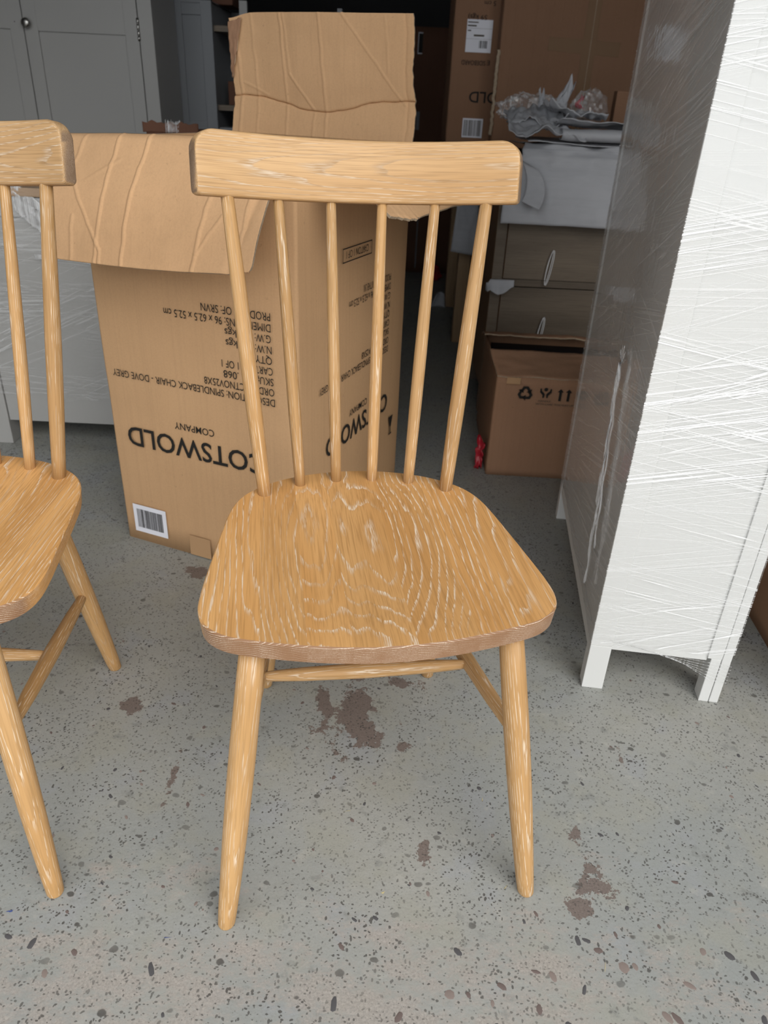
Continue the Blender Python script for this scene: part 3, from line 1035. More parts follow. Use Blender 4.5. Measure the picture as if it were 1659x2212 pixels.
def film_tube(name, x0, x1, y0, y1, z0, z1, parent, mats, off=0.0014, n=(40, 110, 40, 110), nz=60, wr=0.0005, seed=0.0, ragged=0.02):
    vs, fs, uvs, mi = [], [], [], []
    per = []
    segs = [((x0 - off, y0 - off), (x1 + off, y0 - off), (0, -1), 0), ((x1 + off, y0 - off), (x1 + off, y1 + off), (1, 0), 1), ((x1 + off, y1 + off), (x0 - off, y1 + off), (0, 1), 0), ((x0 - off, y1 + off), (x0 - off, y0 - off), (-1, 0), 1)]
    u = 0.0
    for (a, b, nn, mt), k in zip(segs, n):
        L = math.hypot(b[0] - a[0], b[1] - a[1])
        for i in range(k):
            f = i / k
            per.append((a[0] + (b[0] - a[0]) * f, a[1] + (b[1] - a[1]) * f, nn, mt, u + L * f, min(f, 1 - f)))
        u += L
    P = len(per)
    for j in range(nz + 1):
        for i in range(P):
            x, y, nn, mt, uu, ed = per[i]
            z = z0 + (z1 - z0) * j / nz
            if j == 0: z += ragged * fbm(uu * 6 + seed, 1, 2)
            w = wr * min(1, ed * 12)
            d = w * (fbm(uu * 3 + seed, z * 26 + uu * (3 if mt == 0 else 28), 4, 3))
            vs.append((x + nn[0] * d, y + nn[1] * d, z))
    for j in range(nz):
        for i in range(P):
            i2 = (i + 1) % P
            fs.append((j * P + i, j * P + i2, (j + 1) * P + i2, (j + 1) * P + i))
            mi.append(per[i][3])
            ua, ub = per[i][4], (per[i2][4] if i2 else u)
            za, zb = z0 + (z1 - z0) * j / nz, z0 + (z1 - z0) * (j + 1) / nz
            uvs += [ua, za, ub, za, ub, zb, ua, zb]
    o = mesh(name, vs, fs, None, parent, True, mats=mats)
    o.data.set_sharp_from_angle(angle=math.radians(40))
    o.data.polygons.foreach_set('material_index', mi)
    ul = o.data.uv_layers.new(name='UVMap')
    ul.data.foreach_set('uv', uvs)
    return o


film_tube('stretch_film', 0, WW, 0, WD, 0.115, WH, wc, ['film_side', 'film_back'])
# rope of twisted film down the back, and loose strands under the side panel
for q, (dy, rr, z1) in enumerate(((0.0, 0.0042, 0.17), (0.014, 0.0028, 0.30), (-0.012, 0.0030, 0.26), (0.024, 0.0018, 0.36))):
    rp, rd = [], []
    for k in range(44):
        f = k / 43
        rp.append((-0.0085 - 0.003 * abs(math.sin(f * 14 + q)), 0.205 + dy * min(1, f * 5) - 0.09 * f + 0.004 * fbm(f * 7, q, 2), 0.60 - (0.60 - z1) * f))
        rd.append(rr * (0.45 + 0.9 * abs(fbm(f * 11, q * 3, 1))) + 0.0006)
    tube('film_rope', rp, rd, 'film_knot', wc, 7)
for q in range(5):
    a0 = 0.5 + q * 0.55
    tube('film_rope', [(-0.008, 0.205 + 0.035 * f * math.cos(a0), 0.60 + 0.030 * f * math.sin(a0) + 0.003 * math.sin(f * 9)) for f in [k / 7 for k in range(8)]], [0.0030 - 0.0022 * k / 7 for k in range(8)], 'film_knot', wc, 6)
for k in range(6):
    tube('film_strand', [(0.03 + 0.035 * k * 0.6, -0.004, 0.125 - 0.004 * k), (0.13 + 0.01 * k, -0.005, 0.108 - 0.004 * k), (0.232, -0.005, 0.098 - 0.008 * k), (0.2645, -0.004, 0.094 - 0.008 * k)], 0.0005, 'film_knot', wc, 5)

# ---------------------------------------------------------------- wrapped grey sideboard, left
sb = empty('grey_sideboard', (-1.25, 2.146, 0), 0, 'low dove-grey sideboard with pale oak top wrapped in film', 'sideboard')
SW, SD = 0.74, 0.40
for x in (0, SW - 0.06):
    for y in (0, SD - 0.06):
        box('leg', x, x + 0.06, y, y + 0.06, 0, 0.70, 'grey_paint', sb, 0.002)
box('side_panel', 0.062, SW - 0.062, 0.006, 0.03, 0.078, 0.70, 'grey_paint', sb, 0.001)
box('carcass', 0.02, SW - 0.02, 0.032, SD - 0.01, 0.078, 0.70, 'grey_paint', sb)
box('upper_rail', 0.0, SW, -0.002, SD, 0.683, 0.736, 'grey_paint', sb, 0.002)
box('oak_top', -0.012, SW + 0.012, -0.014, SD + 0.01, 0.737, 0.760, 'wood_top', sb, 0.003)
film_tube('stretch_film', -0.004, SW + 0.004, -0.006, SD, 0.16, 0.735, sb, ['film_grey', 'film_grey'], n=(50, 20, 50, 20), nz=60, seed=4)
# crumpled band of film across the upper corner
solid_sheet('film_band', lambda s, t: Vector((0.17 + 0.17 * s + 0.04 * t, -0.012 - 0.006 * abs(fbm(s * 9, t * 5, 3)), 0.735 - 0.15 * s + 0.05 * t + 0.012 * fbm(s * 8, t * 3, 1))), 40, 14, 0.0006, 'film_knot', sb)
solid_sheet('film_band', lambda s, t: Vector((0.24 + 0.30 * s, -0.012 - 0.004 * abs(fbm(s * 9, t * 5, 8)), 0.575 + 0.018 * math.sin(PI * s) - 0.05 * s + 0.014 * t)), 40, 4, 0.0006, 'film_knot', sb)


# ---------------------------------------------------------------- grey wardrobe
def shaker_door(x0, x1, z0, z1, mid0, mid1, y, mat, parent, st=0.052, name='door', arch=None):
    d = box(name, x0 + st - 0.004, x1 - st + 0.004, y + 0.010, y + 0.018, z0 + 0.02, z1 - 0.02, mat, parent)
    box('stile', x0, x0 + st, y, y + 0.022, z0, z1, mat, d, 0.0012)
    box('stile', x1 - st, x1, y, y + 0.022, z0, z1, mat, d, 0.0012)
    for a, b in ((z0, z0 + 0.07), (mid0, mid1), (z1 - 0.07, z1)):
        box('rail', x0 + st, x1 - st, y + 0.0006, y + 0.022, a, b, mat, d, 0.0012)
    return d


wd = empty('grey_wardrobe', (-1.52, 3.4, 0), 0, 'tall grey panelled wardrobe with round metal knob behind the sideboard', 'wardrobe')
WX = lambda x: x + 1.52
boxes('carcass', [(WX(-2.05), WX(-0.985), 0.024, 0.34, 0.06, 1.95), (WX(-1.040), WX(-0.985), 0.0, 0.024, 0.0, 1.95), (WX(-2.05), WX(-1.995), 0.0, 0.024, 0.0, 1.95), (WX(-2.05), WX(-0.985), 0.0, 0.024, 0.06, 0.16), (WX(-2.05), WX(-0.985), 0.0, 0.024, 1.87, 1.95)], 'grey_paint', wd, 0.001)
dr = shaker_door(WX(-1.4885), WX(-1.0435), 0.165, 1.865, 1.187, 1.33, -0.001, 'grey_paint', wd)
dl = shaker_door(WX(-1.992), WX(-1.4925), 0.165, 1.865, 1.190, 1.33, -0.001, 'grey_paint', wd)
kb = lathe('knob', (WX(-1.470), 0.0, 1.211), (WX(-1.470), -0.034, 1.211), [(0, 0.010), (0.12, 0.008), (0.4, 0.007), (0.5, 0.013), (0.68, 0.0175), (0.85, 0.0165), (0.96, 0.010), (1.0, 0.003)], 'steel', dr, 24)
box('keyhole', WX(-1.524), WX(-1.521), -0.0015, 0.0, 1.212, 1.216, 'black', dl)
hg = lathe('hinge', (WX(-1.0418), -0.004, 1.17), (WX(-1.0418), -0.004, 1.245), [(0, 0.005), (0.2, 0.005), (0.205, 0.0035), (0.22, 0.005), (0.45, 0.005), (0.46, 0.0035), (0.48, 0.005), (0.75, 0.005), (0.76, 0.0035), (0.78, 0.005), (1, 0.005)], 'steel', wd, 12)

# second grey cabinet: panelled door on the left, open shelves on the right
gc = empty('grey_cabinet', (-0.70, 3.75, 0), 0, 'slate-grey cabinet with open dark shelves right of the wardrobe', 'cabinet')
GX = lambda x: x + 0.70
boxes('carcass', [(GX(-0.991), GX(-0.972), 0.02, 0.45, 0, 1.34), (GX(-0.85), GX(-0.832), 0.02, 0.45, 0, 1.34), (GX(-0.30), GX(-0.28), 0.02, 0.45, 0, 1.34), (GX(-0.99), GX(-0.28), 0.43, 0.45, 0, 1.34), (GX(-0.99), GX(-0.832), 0.0, 0.45, 1.335, 1.345)], 'grey_paint_b', gc)
gd = box('door', GX(-0.985), GX(-0.870), 0.008, 0.016, 0.05, 1.30, 'grey_paint_b', gc)
box('stile', GX(-0.991), GX(-0.960), 0.0, 0.02, 0.02, 1.336, 'grey_paint_b', gd, 0.001)
box('stile', GX(-0.879), GX(-0.832), 0.0, 0.02, 0.02, 1.336, 'grey_paint_b', gd, 0.001)
box('rail', GX(-0.960), GX(-0.879), 0.0006, 0.02, 1.292, 1.334, 'grey_paint_b', gd, 0.001)
box('rail', GX(-0.960), GX(-0.879), 0.0006, 0.02, 0.83, 0.893, 'grey_paint_b', gd, 0.001)
for z in (0.86, 0.95, 1.25):
    box('shelf', GX(-0.832), GX(-0.30), 0.03, 0.43, z - 0.012, z + 0.010, 'wood_grey_oak' if z > 0.9 else 'grey_paint_b', gc)
tag(box('paper_box', -0.80, -0.765, 3.86, 3.93, 0.9605, 1.055, 'card_dark', bev=0.002), 'narrow brown box standing on the open cabinet shelf', 'box')
tag(box('shelf_carton', -0.86, -0.77, 3.90, 4.1, 1.345, 1.46, 'card_dark', bev=0.003), 'small dark carton on top of the open grey cabinet', 'carton')
bd = box('leaning_board', -0.735, -0.70, 3.86, 3.88, 1.26, 1.36, 'grey_paint', bev=0.001)
tag(bd, 'small grey board sticking up above the open cabinet', 'board')

# ---------------------------------------------------------------- chest of drawers, right back
cd = empty('chest_of_drawers', (0.33, 2.625, 0), 0, 'smoky brown wooden chest of drawers with string pulls under foam', 'chest of drawers')
CW, CDp, CHh = 0.86, 0.42, 0.875
box('post', 0, 0.036, 0, 0.04, 0, CHh - 0.02, 'wood_grey_oak', cd, 0.002)
box('post', CW - 0.036, CW, 0, 0.04, 0, CHh - 0.02, 'wood_grey_oak', cd, 0.002)
box('post', 0, 0.036, CDp - 0.04, CDp, 0, CHh - 0.02, 'wood_grey_oak', cd, 0.002)
box('post', CW - 0.036, CW, CDp - 0.04, CDp, 0, CHh - 0.02, 'wood_grey_oak', cd, 0.002)
box('side_panel', 0.006, 0.026, 0.04, CDp - 0.04, 0.08, CHh - 0.02, 'wood_grey_oak', cd)
box('carcass', 0.03, CW - 0.03, 0.03, CDp - 0.02, 0.08, CHh - 0.03, 'wood_grey_oak', cd)
box('top', -0.012, CW + 0.012, -0.012, CDp + 0.01, CHh - 0.02, CHh, 'wood_grey_oak', cd, 0.003)
zr = [(0.488, 0.84), (0.26, 0.460), (0.09, 0.238)]
for i, (z0, z1) in enumerate(zr):
    d = box('drawer', 0.0395, CW - 0.0395, 0.004, 0.028, z0, z1, 'wood_grey_oak', cd, 0.0015)
    if i < 2:
        zt = (0.589, 0.364)[i]
        for k in range(2):
            pts = []
            for q in range(17):
                a = 2 * PI * q / 17
                zz = zt - 0.058 + 0.058 * math.cos(a)
                pts.append((0.200 + 0.002 * (k - 1) - 0.014 * (1 - math.cos(a)) * 0.5 + (0.004 + 0.0028 * k) * math.sin(a) * (1.0 if q < 9 else 1.4), -0.004 - 0.003 * k, zz))
            tube('string_pull', pts, 0.0012, 'string', d, 6, True)
for z in (0.462,):
    box('rail', 0.036, CW - 0.036, 0.008, 0.028, z + 0.001, z + 0.024, 'wood_grey_oak', cd, 0.001)

# foam sheet hanging over the front of the chest
def drape(s, t):
    x = 0.335 + 0.62 * s
    L = 0.30 + 0.215
    a = t * L
    n = 0.010 * fbm(s * 4, t * 3, 3.3)
    rr = 0.03
    if a < 0.30:
        y = 3.00 - a
        z = 0.893 + 0.006 * fbm(s * 6, t * 5, 1) + 0.012
    else:
        b = a - 0.30
        y = 2.605 - 0.03 * math.sin(min(1, b / 0.08) * PI / 2) * 0.6 - 0.05 * (b / 0.215) ** 2 + n * 0.5
        y = max(y, 2.52)
        z = 0.893 - b - 0.004 * math.sin(PI * s)
        y += 0.0
    if 0.26 < a < 0.34:
        f = (a - 0.26) / 0.08
        z0 = 0.903
        y = 2.66 + (2.594 - 2.66) * f
        z = z0 - 0.045 * f * f
    x += -0.02 * (t ** 3) * (1 - s)
    return Vector((x, y, z))


def drape2(s, t):
    pts = [(3.0, 0.893), (2.70, 0.896), (2.64, 0.900), (2.606, 0.892), (2.590, 0.872), (2.582, 0.83), (2.572, 0.76), (2.560, 0.675)]
    f = t * (len(pts) - 1)
    i = min(len(pts) - 2, int(f))
    g = f - i
    y = pts[i][0] + (pts[i + 1][0] - pts[i][0]) * g
    z = pts[i][1] + (pts[i + 1][1] - pts[i][1]) * g
    wv = 0.016 * fbm(s * 2.6, t * 2.0, 3.3) + 0.008 * fbm(s * 7, t * 2, 9)
    x = 0.385 + 0.60 * s - 0.055 * max(0, (t - 0.45)) * 1.8 * (1 - s) + 0.012 * fbm(0, t * 5, s)
    if t > 0.4:
        y += wv * 1.2 - 0.018 * (1 - s) * (t - 0.4)
    else:
        z += wv * 0.6 + 0.006
    return Vector((x, y, z))


tag(solid_sheet('foam_sheet', drape2, 70, 70, 0.0022, 'foam'), 'pale foam sheet hanging down over the front of the drawers', 'foam sheet')


def curl(s, t):
    a = -0.6 + 3.2 * t
    r = 0.045 + 0.012 * s
    return Vector((0.372 + 0.05 * s + r * math.sin(a) * 0.6, 2.548 - 0.02 * s + r * math.cos(a) * 0.35, 0.845 - 0.075 * t + 0.03 * math.cos(a) - 0.02 * s))


tag(solid_sheet('foam_scrap', curl, 16, 28, 0.002, 'foam'), 'curled foam flap folded over at the chest corner', 'foam sheet')


def crumpled(cx, cy, cz, lx, ly, seed, amp, rot=0.0, tilt=0.0, fold=0.0):
    def fn(s, t):
        u, v = (s - 0.5) * lx, (t - 0.5) * ly
        z = amp * (fbm(s * 2.6 + seed, t * 2.2, seed) + 0.35 * abs(fbm(s * 6, t * 5 + seed, 2)))
        z += tilt * (v / ly) + fold * abs(s - 0.5)
        w = 0.06 * lx * fbm(t * 3 + seed, 0, 1)
        c, sn = math.cos(rot), math.sin(rot)
        uu = u + w
        return Vector((cx + uu * c - v * sn, cy + uu * sn + v * c, cz + z))
    return fn


def layer(x0, x1, y0, y1, z, seed, amp=0.007, lip=-0.02, left=0.0, back=0.0, ragged=0.012):
    """a limp foam sheet lying on the pile, its front lip drooping (or curling up), one end lifted"""
    def fn(s, t):
        x = x0 + (x1 - x0) * s + ragged * fbm(t * 3, seed, 1) * (1 - s)
        y = y0 + (y1 - y0) * t + ragged * fbm(s * 3.5 + seed, 2, 0) * (1 - t)
        zz = z + amp * (fbm(s * 2.6 + seed, t * 2.0, 4, 3) + 0.5 * abs(fbm(s * 5 + seed, t * 4, 9, 2))) + lip * math.exp(-(t / 0.16) ** 2) + left * (1 - s) ** 2 + back * t * t
        return Vector((x, y, zz))
    return fn


foams = [((0.40, 0.96, 2.615, 2.98, 0.914, 1.3, 0.006, -0.006), 'flat foam sheet lowest in the pile on the chest'),
         ((0.335, 0.575, 2.60, 2.80, 0.945, 5.1, 0.026, -0.012, 0.012, 0.01), 'crumpled foam sheet at the left front of the pile'),
         ((0.50, 0.96, 2.66, 2.84, 0.950, 8.4, 0.014, 0.012, 0.016, 0.0), 'folded foam sheet at the right front of the pile'),
         ((0.345, 0.53, 2.70, 2.92, 0.975, 3.7, 0.030, -0.010, -0.012, 0.030), 'foam sheet slanting up at the back left of the pile'),
         ((0.47, 0.66, 2.72, 2.90, 0.985, 6.3, 0.026, 0.010, 0.020, 0.006), 'small foam sheet lying uppermost on the pile')]
for args, lb in foams:
    tag(solid_sheet('foam_sheet', layer(*args), 44, 30, 0.002, 'foam'), lb, 'foam sheet')
tag(solid_sheet('foam_roll', lambda s, t: Vector((0.50 + 0.46 * s, 2.636 + 0.028 * math.cos(5.2 * t + 0.4) + 0.004 * fbm(s * 5, t, 2), 0.936 + (0.016 + 0.006 * s) * math.sin(5.2 * t + 0.4) + 0.004 * fbm(s * 4, t, 7))), 40, 20, 0.002, 'foam'), 'loosely rolled foam edge along the front of the pile', 'foam sheet')
# two torn strips standing up from the pile
def strip(cx, cy, z0, w, h, lean, seed):
    def fn(s, t):
        ww = w * (1 - 0.35 * t) * (1 + 0.3 * fbm(t * 6, seed, 0))
        return Vector((cx + (s - 0.5) * ww + lean * t + 0.01 * math.sin(5 * t + seed), cy + 0.012 * fbm(s * 3, t * 4, seed), z0 + h * t * (0.85 + 0.15 * math.cos(9 * s + seed))))
    return fn


tag(solid_sheet('foam_strip', strip(0.545, 2.93, 0.95, 0.05, 0.165, 0.015, 2.0), 8, 20, 0.002, 'foam'), 'torn foam strip standing tallest out of the pile', 'foam strip')
tag(solid_sheet('foam_strip', strip(0.455, 2.94, 0.95, 0.028, 0.12, 0.03, 6.0), 6, 16, 0.002, 'foam'), 'thin foam strip sticking up left of the tallest one', 'foam strip')


def heap(name, cx, cy, cz, rx, ry, rz, seed, mat, label, cat, n=44):
    vs, fs = [], []
    m = n // 2
    for j in range(m + 1):
        th = PI * j / m
        for i in range(n):
            ph = 2 * PI * i / n
            d = Vector((math.sin(th) * math.cos(ph), math.sin(th) * math.sin(ph), math.cos(th)))
            k = 1 + 0.30 * fbm(d.x * 2.2 + seed, d.y * 2.2, d.z * 2.2) + 0.22 * abs(fbm(d.x * 6, d.y * 6 + seed, d.z * 6))
            vs.append((cx + d.x * rx * k, cy + d.y * ry * k, cz + max(-0.55, d.z) * rz * k))
    for j in range(m):
        for i in range(n):
            fs.append((j * n + i, j * n + (i + 1) % n, (j + 1) * n + (i + 1) % n, (j + 1) * n + i))
    o = mesh(name, vs, fs, mat)
    return tag(o, label, cat)


heap('plastic_wrap', 0.640, 2.93, 1.010, 0.055, 0.05, 0.055, 1.0, 'film_clear', 'crumpled clear plastic with a red scrap on the foam pile', 'plastic wrap')
heap('plastic_wrap', 0.460, 3.00, 1.000, 0.12, 0.05, 0.045, 4.0, 'film_clear', 'spread heap of clear plastic at the back of the foam', 'plastic wrap')
tag(solid_sheet('red_scrap', strip(0.610, 2.92, 1.010, 0.022, 0.045, -0.01, 3.0), 4, 6, 0.0015, 'red'), 'red plastic scrap inside the clear wrap heap', 'plastic scrap')


def scrap(s, t):
    x = 0.312 + 0.095 * s
    z = 0.487 - 0.040 * t * (0.3 + 0.9 * (1 - abs(s - 0.45) * 1.4)) - 0.012 * (s < 0.1)
    y = 2.612 - 0.02 * math.sin(PI * s) * t - 0.012 * abs(math.sin(s * 7)) * t
    return Vector((x, y, z))


tag(solid_sheet('foam_scrap', scrap, 14, 8, 0.0015, 'foam'), 'small white foam scrap caught above the lower drawer', 'foam scrap')

# ---------------------------------------------------------------- small open carton in front of the chest
sw, sdp, sh = 0.46, 0.46, 0.318
sc_ = empty('small_carton', (0.315 + sw / 2, 2.080 + sdp / 2, 0), math.radians(-1.5), 'small open carton with recycling symbol in front of the drawers', 'carton')
carton_shell('body', sw, sdp, sh, 'card_old', sc_, bulge=0.004, seed=6.0)
solid_sheet('flap', lambda s, t: Vector((-sw / 2 + 0.002 + (sw - 0.004) * s - 0.02 * t * (1 - s), -sdp / 2 + 0.10 * t + 0.004 * fbm(s * 4, t * 3, 2), sh + 0.040 * t + 0.01 * t * t + 0.003 * fbm(s * 6, t * 5, 9))), 40, 14, 0.004, 'card_old', sc_, edge_mat='card_edge')
solid_sheet('flap', lambda s, t: Vector((-sw / 2 - 0.015 + (sw + 0.01) * s, sdp / 2 - 0.002 - (0.125 + 0.012 * fbm(s * 9, 0, 7)) * t, sh + 0.030 * math.sin(PI * t * 0.55) + 0.004 * fbm(s * 9, t * 2, 7))), 60, 10, 0.004, 'card_old', sc_, edge_mat='card_edge')
box('inner_shade', -sw / 2 + 0.02, sw / 2 - 0.02, -sdp / 2 + 0.02, sdp / 2 - 0.02, 0.02, sh - 0.025, 'black', sc_)  # added black block: puts the shade inside the open carton into the colour
sfy = -sdp / 2 - 0.0048
XP, ZP = (1, 0, 0), (0, 0, 1)
SXl = lambda x: x - 0.315 - sw / 2


def rot2(p, a):
    return (p[0] * math.cos(a) - p[1] * math.sin(a), p[0] * math.sin(a) + p[1] * math.cos(a))


arrow = [(-0.0085, 0.0075), (0.002, 0.0165), (0.0105, 0.0075), (0.0145, 0.0102), (0.0125, -0.0005), (0.0035, 0.0028), (0.0068, 0.0052), (0.001, 0.0105), (-0.0035, 0.0045)]
rec = []
for k in range(3):
    a = k * 2 * PI / 3
    band = [(-0.0125, 0.0030), (-0.0055, 0.0165), (0.0055, 0.0165), (0.0105, 0.0085), (0.0140, 0.0105), (0.0118, 0.0005), (0.0020, 0.0032), (0.0058, 0.0055), (0.0022, 0.0108), (-0.0018, 0.0108), (-0.0058, 0.0040)]
    rec.append([rot2((x * 1.32, y * 1.32 - 0.0005), a) for x, y in band])
flat_polys('recycling_symbol', rec, (SXl(0.403), sfy, 0.272), XP, ZP, 'ink', sc_)
hand = []
for s in (-1, 1):
    hand.append([(s * x, y) for x, y in [(0.0025, -0.012), (0.006, -0.012), (0.006, -0.006), (0.0125, 0.001), (0.0125, 0.009), (0.0100, 0.010), (0.0085, 0.004), (0.0035, -0.001), (0.0015, -0.004)]][::s])
hand.append([(0.0042 * math.cos(k * PI / 6), 0.0075 + 0.0042 * math.sin(k * PI / 6)) for k in range(12)])
flat_polys('hands_symbol', [[(x * 1.35, y * 1.3) for x, y in p] for p in hand], (SXl(0.462), sfy, 0.277), XP, ZP, 'ink', sc_)
for ax in (0.505, 0.529):
    flat_polys('arrow_symbol', [rect(-0.0036, 0.0036, -0.019, 0.008), [(-0.0088, 0.008), (0.0088, 0.008), (0.0, 0.018)]], (SXl(ax), sfy, 0.273), XP, ZP, 'ink', sc_)
print_text('printed_text', 'HANDLE', 0.036, 0.0060, (SXl(0.444), sfy, 0.2485), XP, ZP, 'ink_grey', sc_)
print_text('printed_text', 'WITH CARE', 0.050, 0.0060, (SXl(0.437), sfy, 0.2385), XP, ZP, 'ink_grey', sc_)
print_text('printed_text', 'THIS WAY UP', 0.056, 0.0060, (SXl(0.492), sfy, 0.2385), XP, ZP, 'ink_grey', sc_)
flat_polys('tape', [rect(0, 0.04, 0, 0.02)], (SXl(0.345), sfy, 0.298), XP, ZP, 'tape_clear', sc_)
tag(solid_sheet('red_wrapper', lambda s, t: Vector((0.278 + 0.022 * s + 0.006 * fbm(t * 5, s, 2), 2.12 + 0.03 * fbm(s * 2, t * 3, 5), 0.002 + 0.115 * t * (1 - 0.2 * s))), 6, 14, 0.0015, 'red'), 'red plastic wrapper leaning on the small carton', 'wrapper')

# ---------------------------------------------------------------- table with cartons behind the chest
tb = empty('table', (0.95, 3.92, 0), 0, 'plain wooden table behind the drawers carrying tall cartons', 'table')
for x in (-0.665, 0.60):
    for y in (-0.38, 0.33):
        box('leg', x, x + 0.055, y, y + 0.055, 0, 0.67, 'wood_table', tb, 0.003)
box('table_top', -0.69, 0.69, -0.40, 0.40, 0.672, 0.70, 'wood_table', tb, 0.003)
box('apron', -0.61, 0.60, -0.37, -0.35, 0.60, 0.672, 'wood_table', tb)


def wedge(s, t):
    return Vector((0.262 - 0.02 * t + (0.085 + 0.035 * t) * s, 3.505 - 0.03 * t + 0.01 * fbm(s * 3, t * 3, 1), 0.705 - 0.275 * t - 0.016 * s * t))


tag(solid_sheet('foam_sheet', wedge, 12, 16, 0.003, 'foam'), 'white foam sheet hanging from the table corner behind the back rail', 'foam sheet')

sk = empty('sideboard_carton', (0.185 + 0.35, 3.54 + 0.2, 0.70), 0, 'brown upright carton with a white shipping label on the table', 'carton')
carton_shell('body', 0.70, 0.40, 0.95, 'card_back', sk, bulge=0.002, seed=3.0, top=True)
KX = lambda x: x - 0.185 - 0.35
ky = -0.2028
lb = flat_polys('shipping_label', [rect(0, 0.103, 0, 0.112)], (KX(0.238), ky, 0.493), XP, ZP, 'paper', sk)
flat_polys('bars', barcode(0.032, 0.026, 10, 3), (KX(0.292), ky, 0.508), XP, ZP, 'ink', lb, 0.0015)
flat_polys('label_lines', [rect(0.003, 0.045, 0.100, 0.104), rect(0.003, 0.038, 0.088, 0.093), rect(0.0, 0.103, 0.0815, 0.0822), rect(0.004, 0.018, 0.072, 0.076), rect(0.03, 0.072, 0.055, 0.061), rect(0.0, 0.103, 0.046, 0.0466)], (KX(0.238), ky, 0.493), XP, ZP, 'ink_grey', lb, 0.0015)
print_text('printed_text', 'SIDEBOARD', 0.098, 0.0165, (KX(0.325), ky, 0.465), XN, ZN, 'ink', sk)
print_text('printed_text', 'E', 0.012, 0.0165, (KX(0.342), ky, 0.467), XN, ZN, 'ink', sk)
print_text('printed_text', '59 kgs)', 0.075, 0.0165, (KX(0.315), ky, 0.620), XN, ZN, 'ink', sk)
print_text('printed_text', '5 cm', 0.045, 0.0165, (KX(0.345), ky, 0.668), XN, ZN, 'ink', sk)
print_text('printed_text', 'COTSWOLD', 0.34, 0.040, (KX(0.61), ky, 0.355), XN, ZN, 'ink', sk, bold=0.010)
bl = flat_polys('barcode_label', [rect(0, 0.085, 0, 0.072)], (KX(0.252), ky, 0.185), XP, ZP, 'paper', sk)
flat_polys('bars', barcode(0.075, 0.060, 26, 9), (KX(0.257), ky, 0.191), XP, ZP, 'ink_grey', bl, 0.0015)

bc = empty('large_carton', (0.365 + 0.42, 3.43 + 0.05, 0.70), 0, 'large brown carton with crossed packing tape in front of the labelled one', 'carton')
carton_shell('body', 0.84, 0.10, 0.98, 'card_back', bc, bulge=0.002, seed=9.0, top=True)
BX = lambda x: x - 0.365 - 0.42
by = -0.0525
flat_polys('tape', [[(0, 0), (0.14, -0.008), (0.28, -0.014), (0.28, 0.036), (0.14, 0.042), (0, 0.044)]], (BX(0.553), by, 0.506), XP, ZP, 'tape', bc)
flat_polys('tape', [rect(-0.026, 0.026, 0, 0.97)], (BX(0.712), by, 0.002), XP, ZP, 'tape', bc, 0.0014)
flat_polys('seam', [rect(-0.0012, 0.0012, 0, 0.97)], (BX(0.717), by, 0.002), XP, ZP, 'card_edge', bc, 0.0022)
solid_sheet('torn_edge', lambda s, t: Vector((BX(0.355) + 0.012 * s - 0.006 * fbm(t * 12, 0, 3), by - 0.006, 0.20 + 0.30 * t)), 3, 40, 0.004, 'card_edge', bc)
tag(box('small_box', 0.742, 0.86, 2.985, 3.035, 0.925, 1.070, 'card_back', bev=0.003), 'small brown box standing on the chest beside the clear wrap', 'box')

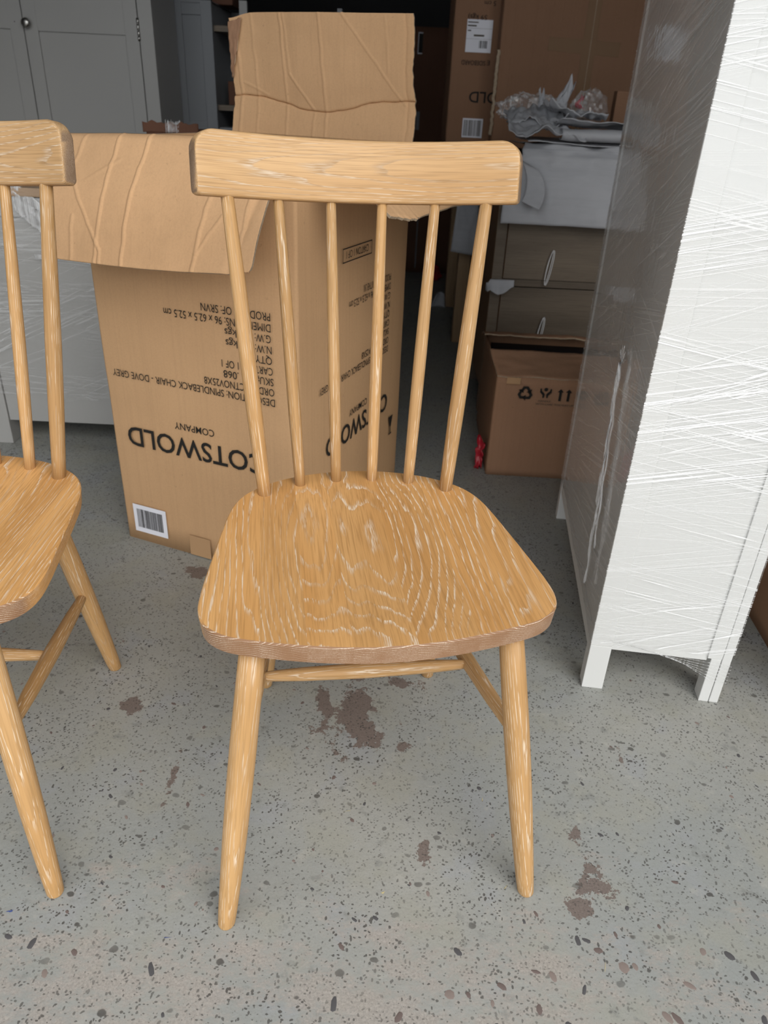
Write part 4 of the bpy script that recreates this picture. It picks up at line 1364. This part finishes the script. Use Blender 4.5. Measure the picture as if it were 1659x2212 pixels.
# ---------------------------------------------------------------- dark stock at the very back
tc = empty('tall_dark_carton', (0.045 + 0.30, 5.2 + 0.2, 0), 0, 'tall dark carton standing at the back beside the table', 'carton')
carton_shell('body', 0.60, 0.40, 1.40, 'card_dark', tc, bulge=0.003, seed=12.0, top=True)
TX = lambda x: x - 0.345
s1 = flat_polys('sticker', [rect(0, 0.028, 0, 0.11)], (TX(0.068), -0.2035, 1.262), XP, ZP, 'paper', tc)
flat_polys('sticker_print', [rect(0.004, 0.028, 0.006, 0.104)], (TX(0.068), -0.2035, 1.262), XP, ZP, 'ink', s1, 0.0016)
flat_polys('sticker', [rect(0, 0.02, 0, 0.10)], (TX(0.082), -0.2035, 0.86), XP, ZP, 'blue_grey', tc)
flat_polys('sticker', [rect(0, 0.008, 0, 0.42)], (TX(0.125), -0.2035, 0.03), XP, ZP, 'blue_grey', tc)
tag(box('black_post', 0.20, 0.23, 5.05, 5.09, 0.0, 0.62, 'black', bev=0.002), 'thin black post standing before the dark carton', 'post')
heap('red_bag', 0.235, 4.98, 0.035, 0.055, 0.05, 0.05, 2.0, 'red', 'red plastic bag lying on the floor at the back', 'bag', 24)


def wedge2(s, t):
    return Vector((0.205 + 0.085 * s * (1 - 0.5 * t) + 0.03 * t, 4.23 + 0.02 * math.sin(PI * s), 0.001 + 0.085 * t * (1 - 0.25 * abs(s - 0.6))))


tag(solid_sheet('foam_scrap', wedge2, 8, 8, 0.004, 'foam'), 'white foam scrap standing on the dark floor by the table', 'foam scrap')

tn = empty('torn_carton', (-0.74, 2.74, 0), 0, 'torn carton with taped flap peeping over behind the chair carton', 'carton')
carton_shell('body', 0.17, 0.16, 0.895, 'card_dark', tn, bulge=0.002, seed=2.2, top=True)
solid_sheet('flap', lambda s, t: Vector((-0.092 + 0.18 * s, -0.085 + 0.006 * math.sin(6 * s), 0.885 + (0.030 + 0.008 * fbm(s * 9, 0, 4)) * t)), 24, 6, 0.003, 'card_dark', tn)
solid_sheet('tape', lambda s, t: Vector((-0.018 + 0.055 * s, -0.090 + 0.003 * fbm(s * 8, t * 8, 2), 0.886 + (0.034 + 0.01 * fbm(s * 12, 1, 4)) * t)), 16, 6, 0.001, 'film_knot', tn)

rc = empty('brown_carton', (0.83 + 0.30, 1.34, 0), math.radians(-4), 'brown carton at the right edge behind the white cabinet', 'carton')
carton_shell('body', 0.56, 0.62, 0.46, 'card_old', rc, bulge=0.003, seed=7.7, top=True)
